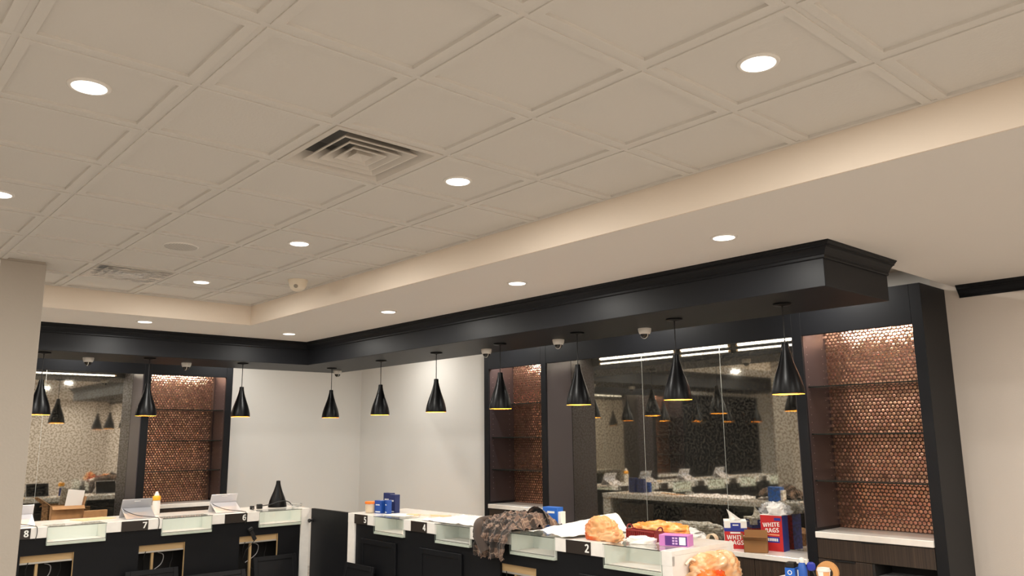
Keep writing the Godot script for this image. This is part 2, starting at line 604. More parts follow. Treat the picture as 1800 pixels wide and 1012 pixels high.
# ------------------------------------------------------------------ diffusers, speaker, sensor
func square_ring(s: SurfaceTool, h0: float, y0: float, h1: float, y1: float, c: Vector3):
	for k in 4:
		var a := [Vector2(-1, -1), Vector2(1, -1), Vector2(1, 1), Vector2(-1, 1)]
		var p: Vector2 = a[k]
		var q: Vector2 = a[(k + 1) % 4]
		poly(s, [Vector3(p.x * h0, y0, p.y * h0), Vector3(q.x * h0, y0, q.y * h0), Vector3(q.x * h1, y1, q.y * h1), Vector3(p.x * h1, y1, p.y * h1)], c)

func diffuser(x: float, z: float, label: String, film: bool):
	var t := thing("air_diffuser", label, "air vent", Vector3(x, H, z), 0.0, "square air diffusers in the ceiling")
	var s := new_st()
	var up := Vector3(0, 1, 0)
	square_ring(s, 0.292, 0.012, 0.292, 0.0, up)
	square_ring(s, 0.292, 0.0, 0.262, 0.0, up)
	square_ring(s, 0.262, 0.0, 0.214, 0.06, up)
	put(s, "face_frame", M.vent, t)
	s = new_st()
	square_ring(s, 0.214, 0.06, 0.21, 0.12, up)
	square_ring(s, 0.21, 0.12, 0.15, 0.2, up * 2)
	poly(s, [Vector3(-0.15, 0.2, -0.15), Vector3(0.15, 0.2, -0.15), Vector3(0.15, 0.2, 0.15), Vector3(-0.15, 0.2, 0.15)], up * 2)
	put(s, "duct_box", M.duct, t)
	for h in [0.202, 0.147, 0.094]:
		s = new_st()
		square_ring(s, h, 0.002, h - 0.008, 0.002, up)
		square_ring(s, h, 0.002, h, 0.007, Vector3(0, 0.004, 0))
		square_ring(s, h, 0.007, h - 0.066, 0.062, Vector3(0, -0.5, 0))
		square_ring(s, h - 0.008, 0.002, h - 0.07, 0.056, up)
		put(s, "louvre", M.vent, t)
	s = new_st()
	square_ring(s, 0.046, 0.002, 0.0, 0.02, up)
	square_ring(s, 0.046, 0.002, 0.02, 0.06, Vector3(0, -0.5, 0))
	put(s, "centre_cone", M.vent, t)
	s = new_st()
	for k in [-1, 1]:
		tube(s, [Vector3(k * 0.17, 0.1, 0.0), Vector3(0, 0.06, 0)], 0.004)
	put(s, "brace", M.duct, t)
	if film:
		var n := FastNoiseLite.new()
		n.seed = 4
		n.frequency = 2.2
		n.fractal_octaves = 2
		s = new_st()
		sheet(s, func(u, v): return Vector3((u - 0.5) * 0.56, -0.004 + 0.02 * n.get_noise_2d(u * 2.4, v * 0.8) * sin(PI * u) * sin(PI * v) * 2.0 + 0.012 * sin(PI * u) * sin(PI * v), (v - 0.5) * 0.56), 36, 36)
		var f := put(s, "plastic_film", M.film, t)
		f.set_meta("label", "clear crinkled plastic film")

func ceiling_fittings():
	diffuser(-0.5 * T, -1.5 * T, "large white square air diffuser with open louvres in the ceiling", false)
	diffuser(-6.5 * T, -1.5 * T, "white square air diffuser covered with crinkled plastic film", true)
	var t := thing("ceiling_speaker", "round pale speaker grille flush in a ceiling tile", "speaker", Vector3(-4.5 * T, H + 0.013, -1.5 * T))
	var s := new_st()
	lathe(s, [Vector2(0.122, 0.0), Vector2(0.122, -0.004), Vector2(0.118, -0.008), Vector2(0.112, -0.009)], 36)
	put(s, "rim", M.trim, t)
	s = new_st()
	lathe(s, [Vector2(0.112, -0.0085), Vector2(0.08, -0.0105), Vector2(0.0, -0.012)], 36)
	var gm := mat(Color(0.78, 0.76, 0.73), 0.7)
	gm.albedo_texture = dots()
	gm.uv1_scale = Vector3(40, 40, 1)
	tri(gm, Vector3(60, 60, 60))
	put(s, "grille", gm, t)
	t = thing("dome_camera", "cream dome camera fixed to a ceiling tile at the plaster step", "camera", Vector3(-5.5 * T - 0.02, H + 0.013, -3.5 * T - 0.01))
	s = new_st()
	lathe(s, [Vector2(0, 0), Vector2(0.085, 0), Vector2(0.085, -0.012), Vector2(0.08, -0.02), Vector2(0.074, -0.05), Vector2(0.06, -0.078), Vector2(0.035, -0.096), Vector2(0, -0.102)], 32)
	put(s, "housing", mat(Color(0.88, 0.83, 0.75), 0.4), t)
	s = new_st()
	var X := Transform3D(Basis(Vector3(0.66, 0, -0.75).normalized(), PI * 0.62), Vector3(0.75, 0, 0.66).normalized() * 0.058 + Vector3(0, -0.06, 0))
	lathe(s, [Vector2(0.0, 0.016), Vector2(0.014, 0.014), Vector2(0.02, 0.006), Vector2(0.02, -0.01)], 20, X)
	put(s, "lens", mat(col(150, 140, 126), 0.3), t)

func dots() -> ImageTexture:
	var im := Image.create(32, 32, false, Image.FORMAT_RGB8)
	im.fill(Color(1, 1, 1))
	for y in 32:
		for x in 32:
			if Vector2(x - 15.5, y - 15.5).length() < 8.0: im.set_pixel(x, y, Color(0.62, 0.6, 0.58))
	return ImageTexture.create_from_image(im)

# ------------------------------------------------------------------ niches and mirror bays
# local frame: x along the run, z towards the counter, front face at z = 0
const HEAD0 := 2.639
const HEAD1 := 2.953
var penny: ArrayMesh

func penny_mesh(w: float, h: float) -> ArrayMesh:
	var s := new_st()
	var p := 0.0345
	var r := 0.0152
	var row := 0
	var y := r + 0.002
	while y < h - r:
		var x := -w / 2 + r + 0.002 + (p / 2 if row % 2 else 0.0)
		while x < w / 2 - r * 0.6:
			var tx := rng.randf_range(-0.055, 0.055)
			var ty := rng.randf_range(-0.055, 0.055)
			var k := rng.randf_range(0.72, 1.0)
			s.set_color(Color(0.74 * k, 0.425 * k * rng.randf_range(0.92, 1.06), 0.29 * k))
			var c := Vector3(x, y, 0.004)
			var ring := []
			var base := []
			for q in 10:
				var d := Vector3(cos(TAU * q / 10), sin(TAU * q / 10), 0)
				ring.append(c + d * r * 0.9 + Vector3(0, 0, (d.x * tx + d.y * ty) * r))
				base.append(Vector3(x, y, 0.0) + d * r)
			var n := Vector3(-tx, -ty, 1).normalized()
			for q in 10:
				var l := (q + 1) % 10
				for v in [[c, n], [ring[l], (n + (ring[l] - c) * 7.0).normalized()], [ring[q], (n + (ring[q] - c) * 7.0).normalized()]]:
					s.set_normal(v[1])
					s.add_vertex(v[0])
				var dn: Vector3 = ((ring[q] + ring[l]) / 2.0 - c).normalized()
				for v in [ring[q], ring[l], base[l], ring[q], base[l], base[q]]:
					s.set_normal((dn + Vector3(0, 0, 0.5)).normalized())
					s.add_vertex(v)
			x += p
		y += p * 0.866
		row += 1
	return s.commit()

func niche(frame: Transform3D, s0: float, s1: float, label: String, turn: float, lit := true, side_d := -0.42):
	var cx := (s0 + s1) / 2
	var w := s1 - s0
	var h := w / 2
	var st := 0.086
	var t := thing("display_niche", label, "cabinet", frame * Vector3(cx, 0, 0), turn, "charcoal display niches with copper penny tile backs")
	var D := -0.42
	for sg in [-1.0, 1.0]:
		put(boxm(Vector3(sg * h, 0, side_d if sg > 0.0 else D), Vector3(sg * (h - st), HEAD1, 0), 0.002), "side_panel", M.char, t)
		var ln := put(boxm(Vector3(sg * (h - st), CT, D + 0.012), Vector3(sg * (h - st - 0.003), 2.74, -0.02)), "inner_lining", M.inner, t)
		var s := new_st()
		for z in [-0.07, -0.34]:
			var y := 1.2
			while y < 2.6:
				var x: float = sg * (h - st - 0.003)
				box(s, Vector3(x - 0.001, y - 0.003, z - 0.003), Vector3(x + 0.001, y + 0.003, z + 0.003))
				y += 0.064
		var pins := put(s, "shelf_pin_holes", M.pin, ln)
		pins.set_meta("kind", "stuff")
	var i := h - st
	put(boxm(Vector3(-i, HEAD0, -0.045), Vector3(i, HEAD1, -0.001), 0.002), "header", M.char, t)
	put(boxm(Vector3(-i, 2.74, D), Vector3(i, 2.77, -0.045)), "top_panel", M.inner, t)
	put(boxm(Vector3(-i, 0.1, D), Vector3(i, 2.77, D + 0.01)), "back_panel", M.grout, t)
	var pm := put_mesh(penny, "penny_tiles", M.copper, t)
	pm.position = Vector3(0, 1.022, D + 0.01)
	pm.set_meta("kind", "stuff")
	pm.set_meta("label", "round copper penny tiles")
	for y in [2.196, 1.80, 1.418]:
		var sh := put(boxm(Vector3(-i + 0.004, y, D + 0.02), Vector3(i - 0.004, y + 0.01, -0.05)), "glass_shelf", M.shelf, t)
		put(boxm(Vector3(-i + 0.004, y, -0.05), Vector3(i - 0.004, y + 0.01, -0.047)), "shelf_edge", M.shelf_edge, sh)
	put(boxm(Vector3(-i, 0.972, D + 0.005), Vector3(i, 1.02, 0.018), 0.003), "worktop", M.quartz, t)
	# base
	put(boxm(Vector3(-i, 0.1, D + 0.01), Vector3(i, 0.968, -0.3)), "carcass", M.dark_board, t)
	var d := put(boxm(Vector3(-i + 0.003, 0.812, -0.02), Vector3(i - 0.003, 0.964, 0.0), 0.0015), "drawer", M.wood, t)
	put(boxm(Vector3(-0.09, 0.957, -0.002), Vector3(0.09, 0.966, 0.006), 0.001), "pull", M.plastic, d)
	d = put(boxm(Vector3(-i + 0.003, 0.1, -0.02), Vector3(-0.02, 0.807, 0.0), 0.0015), "door", M.wood, t)
	put(boxm(Vector3(-0.32, 0.797, -0.002), Vector3(-0.15, 0.808, 0.012), 0.001), "pull", M.plastic, d)
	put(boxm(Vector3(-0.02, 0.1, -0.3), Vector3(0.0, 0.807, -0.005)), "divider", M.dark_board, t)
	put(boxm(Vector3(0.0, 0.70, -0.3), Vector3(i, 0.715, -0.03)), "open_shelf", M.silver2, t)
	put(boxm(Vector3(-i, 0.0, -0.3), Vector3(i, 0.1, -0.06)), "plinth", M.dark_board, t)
	if lit:
		var strip := put(boxm(Vector3(-i + 0.03, 2.69, -0.062), Vector3(i - 0.03, 2.715, -0.046)), "light_strip", M.tube, t)
		area(strip, Vector3(0, 2.70, -0.068), Vector2(2 * i - 0.08, 0.024), NICHE_E, TUBE_C, Basis(Vector3.RIGHT, -0.95))

func mirror_bay(frame: Transform3D, s0: float, s1: float, seams: Array, tubes: Array, turn: float, where: String):
	var cx := (s0 + s1) / 2
	var at := frame * Vector3(cx, 0, 0)
	var h := (s1 - s0) / 2
	var t := thing("mirror_header", "charcoal header panel running above the mirror " + where, "panel", at, turn)
	put(boxm(Vector3(-h, HEAD0, -0.045), Vector3(h, HEAD1, -0.001), 0.002), "header", M.char, t)
	put(boxm(Vector3(-h, 2.74, -0.42), Vector3(h, 2.77, -0.045)), "top_panel", M.char, t)
	for sg in [-1.0, 1.0]:
		put(boxm(Vector3(sg * h, 0.79, -0.405), Vector3(sg * (h - 0.012), 2.74, -0.012), 0.001), "side_panel", M.side, t)
	t = thing("wall_mirror", "tall mottled antique mirror of three panes " + where, "mirror", at, turn)
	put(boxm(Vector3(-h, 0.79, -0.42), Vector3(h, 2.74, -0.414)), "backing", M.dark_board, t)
	var e := [s0 + 0.012] + seams + [s1 - 0.012]
	for k in e.size() - 1:
		var a: float = e[k] - cx + 0.0015
		var b: float = e[k + 1] - cx - 0.0015
		var p := put(boxm(Vector3(a, 0.79, -0.414), Vector3(b, 2.74, -0.408), 0.0), "mirror_pane", M.mirror, t)
		if k > 0:
			put(boxm(Vector3(a - 0.003, 0.79, -0.413), Vector3(a + 0.001, 2.74, -0.4065)), "pane_edge", M.mirror_edge, p)
	var n := 0
	var tube_names := ["first light batten from the gate's side above the mirror ", "middle light batten above the mirror ", "last light batten from the gate's side above the mirror "]
	if turn > 0.1: tube_names.reverse()
	for q in tubes:
		var mid: float = (q[0] + q[1]) / 2
		var l: float = q[1] - q[0]
		var g := thing("light_batten", tube_names[n] + where, "light", frame * Vector3(mid, 2.685, -0.048), turn, "light battens above the mirrors")
		n += 1
		var s := new_st()
		put(boxm(Vector3(-l / 2, -0.036, -0.006), Vector3(l / 2, 0.05, 0.0)), "back_plate", M.char, g)
		for row in [[0.03, 0.0155, "upper_tube"], [-0.0265, 0.0105, "lower_tube"]]:
			s = new_st()
			var X := Transform3D(Basis(Vector3.BACK, PI / 2), Vector3(0, row[0], -0.018))
			var q0: float = -l / 2 + 0.02
			lathe(s, [Vector2(0.0, q0), Vector2(row[1], q0), Vector2(row[1], -q0), Vector2(0.0, -q0)], 16, X)
			put(s, row[2], M.tube, g)
			for sg in [-1.0, 1.0]:
				put(boxm(Vector3(sg * (l / 2 - 0.02), row[0] - row[1], -0.018 - row[1]), Vector3(sg * l / 2, row[0] + row[1], -0.006), 0.002), "end_cap", M.cap, g)
		area(g, Vector3(0, 0.028, -0.037), Vector2(l - 0.05, 0.022), TUBE_E * l, TUBE_C, Basis(Vector3.RIGHT, -0.9))
	# low worktop and drawers
	t = thing("mirror_worktop", "white low worktop on dark wood drawers under the mirror " + where, "counter", at, turn)
	put(boxm(Vector3(-h, 0.748, -0.405), Vector3(h, 0.79, 0.016), 0.003), "worktop", M.quartz, t)
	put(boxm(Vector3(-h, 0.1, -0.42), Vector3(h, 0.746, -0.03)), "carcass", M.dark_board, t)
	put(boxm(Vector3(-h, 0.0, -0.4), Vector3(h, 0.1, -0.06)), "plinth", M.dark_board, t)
	var cnt := 6
	for k in cnt:
		var x0 := -h + 2 * h * k / cnt + 0.002
		var x1 := -h + 2 * h * (k + 1) / cnt - 0.002
		for y in [[0.58, 0.744], [0.345, 0.576], [0.105, 0.341]]:
			var d := put(boxm(Vector3(x0, y[0], -0.03), Vector3(x1, y[1], -0.008), 0.0015), "drawer", M.wood, t)
			put(boxm(Vector3((x0 + x1) / 2 - 0.08, y[1] - 0.004, -0.01), Vector3((x0 + x1) / 2 + 0.08, y[1] + 0.003, 0.0)), "pull", M.plastic, d)

func cabinets():
	penny = penny_mesh(0.93, 1.71)
	var fb := Transform3D(Basis(), Vector3(0, 0, -5.385))
	var fl := Transform3D(Basis(Vector3.UP, PI / 2), Vector3(-7.68, 0, 0))
	niche(fb, -0.552, 0.545, "copper-tiled display niche standing free beside the beige wall with black crown", 0.0, true, -0.494)
	niche(fb, -4.735, -3.628, "copper-tiled display niche between the pale wall and the long run's mirror", 0.0)
	mirror_bay(fb, -3.628, -0.552, [-2.555, -1.565], [[-3.47, -2.35], [-2.29, -1.66], [-1.585, -0.9]], 0.0, "behind the long counter")
	niche(fl, 2.255, 3.40, "copper-tiled display niche behind the counter signs 6 and 7", PI / 2)
	niche(fl, -1.96, -0.82, "copper-tiled display niche hidden past the beige column, seen in the mirror", PI / 2)
	mirror_bay(fl, -0.82, 2.255, [0.24, 1.24], [[-0.72, 0.3], [0.36, 1.15], [1.16, 2.13]], PI / 2, "behind the short counter")

# ------------------------------------------------------------------ pendants and cameras
func shade_profile() -> Array:
	return [Vector2(0.022, 0.345), Vector2(0.0245, 0.335), Vector2(0.026, 0.31), Vector2(0.032, 0.28), Vector2(0.041, 0.245), Vector2(0.053, 0.205), Vector2(0.069, 0.16), Vector2(0.085, 0.115), Vector2(0.097, 0.075), Vector2(0.104, 0.04), Vector2(0.1075, 0.015), Vector2(0.108, 0.0)]

var proto_pendant: Node3D

func pendant(x: float, z: float, label: String):
	var bottom := 2.072
	var at := Vector3(x, bottom, z)
	if proto_pendant:
		var c := proto_pendant.duplicate()
		c.name = numbered("pendant_lamp")
		add_child(c)
		c.position = at
		c.set_meta("label", label)
		return
	var t := thing("pendant_lamp", label, "pendant lamp", at, 0.0, "black bottle-shaped pendant lamps under the bulkhead")
	proto_pendant = t
	var s := new_st()
	var p := shade_profile()
	lathe(s, [Vector2(0.0, 0.345)] + p, 36)
	put(s, "lamp_shade", M.shade, t)
	s = new_st()
	var q := p.duplicate()
	q.reverse()
	q = q.map(func(v): return Vector2(v.x - 0.0025, v.y))
	lathe(s, [p[-1]] + q, 36)
	put(s, "shade_lining", M.shade_in, t)
	s = new_st()
	tube(s, [Vector3(0, 0.34, 0), Vector3(0, SOF - bottom - 0.01, 0)], 0.0042)
	put(s, "cord", M.cord, t)
	s = new_st()
	lathe(s, [Vector2(0.0, SOF - bottom), Vector2(0.064, SOF - bottom), Vector2(0.064, SOF - bottom - 0.01), Vector2(0.055, SOF - bottom - 0.015), Vector2(0.008, SOF - bottom - 0.018), Vector2(0.0, SOF - bottom - 0.03)], 28)
	put(s, "canopy", M.shade, t)
	s = new_st()
	lathe(s, [Vector2(0.0, 0.018), Vector2(0.018, 0.025), Vector2(0.03, 0.045), Vector2(0.032, 0.07), Vector2(0.024, 0.1), Vector2(0.014, 0.125), Vector2(0.013, 0.16), Vector2(0.0, 0.16)], 20)
	var b := put(s, "bulb", M.bulb, t)
	var l := OmniLight3D.new()
	l.name = "lamp"
	l.light_energy = BULB_E
	l.light_color = BULB_C
	l.light_size = 0.025
	l.omni_range = 30.0
	l.omni_attenuation = 2.0
	l.shadow_enabled = true
	b.add_child(l, true)
	l.position = Vector3(0, 0.055, 0)

func pendants():
	var ord := ["first", "second", "third", "fourth", "fifth", "sixth"]
	var xs := [0.157, -0.76, -1.80, -2.825, -3.855, -4.93]
	for k in 6:
		pendant(xs[k], -4.0, "%s black bottle-shaped pendant lamp from the bulkhead's free end" % ord[k])
	pendant(-6.14, -4.04, "black bottle-shaped pendant lamp at the bulkhead's inside corner, above the gate")
	pendant(-6.14, -2.87, "black bottle-shaped pendant lamp hanging above the counter sign 6")
	pendant(-6.14, -1.82, "black bottle-shaped pendant lamp in front of the short run's copper niche edge")
	pendant(-6.14, -0.80, "black bottle-shaped pendant lamp hanging above the counter sign 8, beside the column")
	pendant(-6.14, 0.22, "black bottle-shaped pendant lamp hidden behind the column, seen in the mirror")
	pendant(-6.14, 1.24, "black bottle-shaped pendant lamp two past the column, seen in the mirror")
	pendant(-6.14, 2.26, "black bottle-shaped pendant lamp three past the column, seen in the mirror")

var proto_camera: Node3D

func dome_camera(x: float, z: float, label: String):
	var at := Vector3(x, SOF, z)
	if proto_camera:
		var c := proto_camera.duplicate()
		c.name = numbered("dome_camera")
		add_child(c)
		c.position = at
		c.set_meta("label", label)
		return
	var t := thing("dome_camera", label, "camera", at, 0.0, "white dome cameras under the bulkhead")
	proto_camera = t
	var s := new_st()
	lathe(s, [Vector2(0, 0), Vector2(0.054, 0), Vector2(0.056, -0.006), Vector2(0.052, -0.03), Vector2(0.045, -0.046), Vector2(0.040, -0.05), Vector2(0.036, -0.049)], 28)
	put(s, "housing", M.white, t)
	s = new_st()
	lathe(s, [Vector2(0.037, -0.046), Vector2(0.036, -0.058), Vector2(0.030, -0.071), Vector2(0.018, -0.081), Vector2(0.0, -0.084)], 24)
	put(s, "dome", M.dome, t)
	s = new_st()
	var pts := []
	for k in 13:
		var a := PI * k / 12.0
		pts.append(Vector3(cos(a) * 0.0375, -0.05 - sin(a) * 0.036, 0.006))
	tube(s, pts, 0.0035, 6)
	put(s, "dome_rim", M.white, t)

func cameras():
	dome_camera(-1.255, -4.25, "white dome camera on the bulkhead between the second and third pendants")
	dome_camera(-2.25, -4.22, "white dome camera on the bulkhead between the third and fourth pendants")
	dome_camera(-3.27, -4.2, "white dome camera on the bulkhead between the fourth and fifth pendants")
	dome_camera(-6.46, -2.33, "white dome camera on the bulkhead in front of the copper niche behind sign 6")
	dome_camera(-6.46, -1.29, "white dome camera on the bulkhead in front of the short run's mirror")
	dome_camera(-6.42, -4.28, "white dome camera tucked in the bulkhead's inside corner")

# ------------------------------------------------------------------ counters
const APRON := 0.949
const CASE_B := 0.878

func counter(called_label: String, at: Vector3, turn: float, s0: float, s1: float, leg0: float, leg1: float, cases: Array, signs: Array, opens: Array, depth: float, top: float) -> Node3D:
	var t := thing("service_counter", called_label, "counter", at, turn)
	var CD := 0.26   # depth of the glass cases
	var ap := APRON + top - CT
	var cb := CASE_B + top - CT
	# top slab: continuous at the back, notched at the cases
	var s := new_st()
	box(s, Vector3(s0, top - 0.03, -depth), Vector3(s1, top, -CD))
	var x := s0
	for c in cases + [[s1, s1]]:
		if c[0] - x > 0.001:
			box(s, Vector3(x, top - 0.03, -CD), Vector3(c[0], top, -0.03))
			box(s, Vector3(x, ap, -0.03), Vector3(c[0], top, 0), 0.0015)
		x = c[1]
	box(s, Vector3(s0, ap + 0.04, -depth), Vector3(s1, top - 0.03, -depth + 0.02))
	put(s, "worktop", M.quartz, t)
	put(boxm(Vector3(s0, 0, -depth + 0.01), Vector3(s0 + leg0, top - 0.031, -0.001), 0.002), "end_leg", M.quartz, t)
	if leg1 > 0.0:
		put(boxm(Vector3(s1 - leg1, 0, -depth + 0.01), Vector3(s1, top - 0.031, -0.001), 0.002), "end_leg", M.quartz, t)
	# dark front with openings: [x0, x1]
	var f0 := s0 + leg0
	var f1 := s1 - leg1
	s = new_st()
	x = f0
	for o in opens + [[f1, f1]]:
		if o[0] - x > 0.001:
			box(s, Vector3(x, 0.0, -0.045), Vector3(o[0], cb - 0.001, -0.02))
		if o[1] > o[0]:
			box(s, Vector3(o[0], 0.79, -0.045), Vector3(o[1], cb - 0.001, -0.02))
			box(s, Vector3(o[0], 0.0, -0.045), Vector3(o[1], 0.36, -0.02))
		x = o[1]
	x = f0
	for c in cases + [[f1, f1]]:
		if c[0] - x > 0.001:
			box(s, Vector3(x, cb - 0.001, -0.045), Vector3(minf(c[0], f1), ap + 0.002, -0.02))
		x = c[1]
	put(s, "front_panel", M.black, t)
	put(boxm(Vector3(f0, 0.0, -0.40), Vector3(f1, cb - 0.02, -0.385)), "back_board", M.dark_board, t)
	for o in opens:
		put(boxm(Vector3(o[0] - 0.02, 0.725, -0.085), Vector3(o[1] + 0.02, 0.80, -0.047), 0.002), "timber_rail", M.lumber, t)
		put(boxm(Vector3(o[0] - 0.01, 0.712, -0.078), Vector3(o[1] + 0.01, 0.728, -0.046), 0.001), "metal_lip", M.steel, t)
		put(boxm(Vector3(o[0] + 0.135, 0.36, -0.09), Vector3(o[0] + 0.158, 0.72, -0.06), 0.001), "stud", M.lumber, t)
		put(boxm(Vector3(o[1] - 0.004, 0.36, -0.044), Vector3(o[1] - 0.001, 0.79, -0.0185)), "cut_edge", M.lumber, t)
		s = new_st()
		var m: float = (o[0] + o[1]) / 2
		tube(s, curve([Vector3(o[0] + 0.07, 0.73, -0.03), Vector3(o[0] + 0.06, 0.64, -0.06), Vector3(o[0] + 0.1, 0.52, -0.12), Vector3(m, 0.42, -0.1)]), 0.004)
		tube(s, curve([Vector3(o[1] - 0.08, 0.70, -0.14), Vector3(o[1] - 0.07, 0.63, -0.16), Vector3(o[1] - 0.10, 0.55, -0.13), Vector3(o[1] - 0.09, 0.44, -0.12)]), 0.004)
		put(s, "cable", M.plastic, t)
		s = new_st()
		tube(s, curve([Vector3(m + 0.02, 0.69, -0.2), Vector3(m + 0.07, 0.66, -0.18), Vector3(m + 0.05, 0.57, -0.19), Vector3(m - 0.08, 0.50, -0.16)]), 0.0045)
		put(s, "cable", M.silver2, t)
	# glass cases
	for c in cases:
		var k := Node3D.new()
		k.name = "display_case"
		t.add_child(k, true)
		s = new_st()
		box(s, Vector3(c[0] + 0.002, cb, -CD), Vector3(c[1] - 0.002, cb + 0.02, 0.012), 0.001)
		put(s, "case_floor", M.case_edge, k)
		put(boxm(Vector3(c[0] + 0.002, cb + 0.02, -CD - 0.002), Vector3(c[1] - 0.002, top - 0.032, -CD + 0.006)), "case_back", M.case, k)
		for sg in [0, 1]:
			var xx: float = c[0] + 0.002 if sg == 0 else c[1] - 0.008
			put(boxm(Vector3(xx, cb + 0.02, -CD + 0.006), Vector3(xx + 0.006, top - 0.007, -0.001)), "case_side", M.case, k)
		put(boxm(Vector3(c[0] + 0.008, cb + 0.02, -CD + 0.006), Vector3(c[1] - 0.008, cb + 0.026, -0.004)), "case_lining", M.white, k)
		put(boxm(Vector3(c[0] + 0.001, cb + 0.001, 0.012), Vector3(c[1] - 0.001, top - 0.001, 0.018)), "glass_front", M.glass, k)
		put(boxm(Vector3(c[0] + 0.003, top - 0.007, -CD + 0.003), Vector3(c[1] - 0.003, top - 0.001, 0.0115)), "glass_top", M.glass, k)
		s = new_st()
		box(s, Vector3(c[0], top - 0.0045, 0.0115), Vector3(c[1], top, 0.0185))
		box(s, Vector3(c[0] + 0.001, cb + 0.0265, 0.0105), Vector3(c[1] - 0.001, cb + 0.031, 0.0118))
		put(s, "glass_edging", M.seam, k)
	for g in signs:
		var p := put(boxm(Vector3(g[0], ap + 0.001, -0.002), Vector3(g[1], top - 0.003, 0.006), 0.001), "number_plate", M.sign, t)
		p.set_meta("label", "dark brown plate with the white number " + g[2])
		text(g[2], 0.082, Vector3(g[1] - 0.034 - 0.02 * (g[2].length() - 1), (ap + top) / 2 - 0.002, 0.007), M.print, p, "numeral")
	return t

func leaning_panel(called_label: String, at: Vector3, turn: float, w: float, h: float, lean: float):
	var t := thing("access_panel", called_label, "panel", at, turn, "black framed access panels")
	var X := Transform3D(Basis(Vector3.RIGHT, -lean), Vector3.ZERO)
	framed(t, w, h, X)

func framed(t: Node3D, w: float, h: float, X := Transform3D()):
	put(boxm(Vector3(-w / 2 + 0.04, 0.04, -0.014), Vector3(w / 2 - 0.04, h - 0.04, -0.004), 0.0, X), "field", M.black, t)
	for sg in [-1.0, 1.0]:
		put(boxm(Vector3(sg * w / 2, 0, -0.018), Vector3(sg * (w / 2 - 0.048), h, 0.004), 0.003, X), "stile", M.black, t)
	for y in [0.0, h - 0.048]:
		put(boxm(Vector3(-w / 2 + 0.048, y, -0.018), Vector3(w / 2 - 0.048, y + 0.048, 0.004), 0.003, X), "rail", M.black, t)

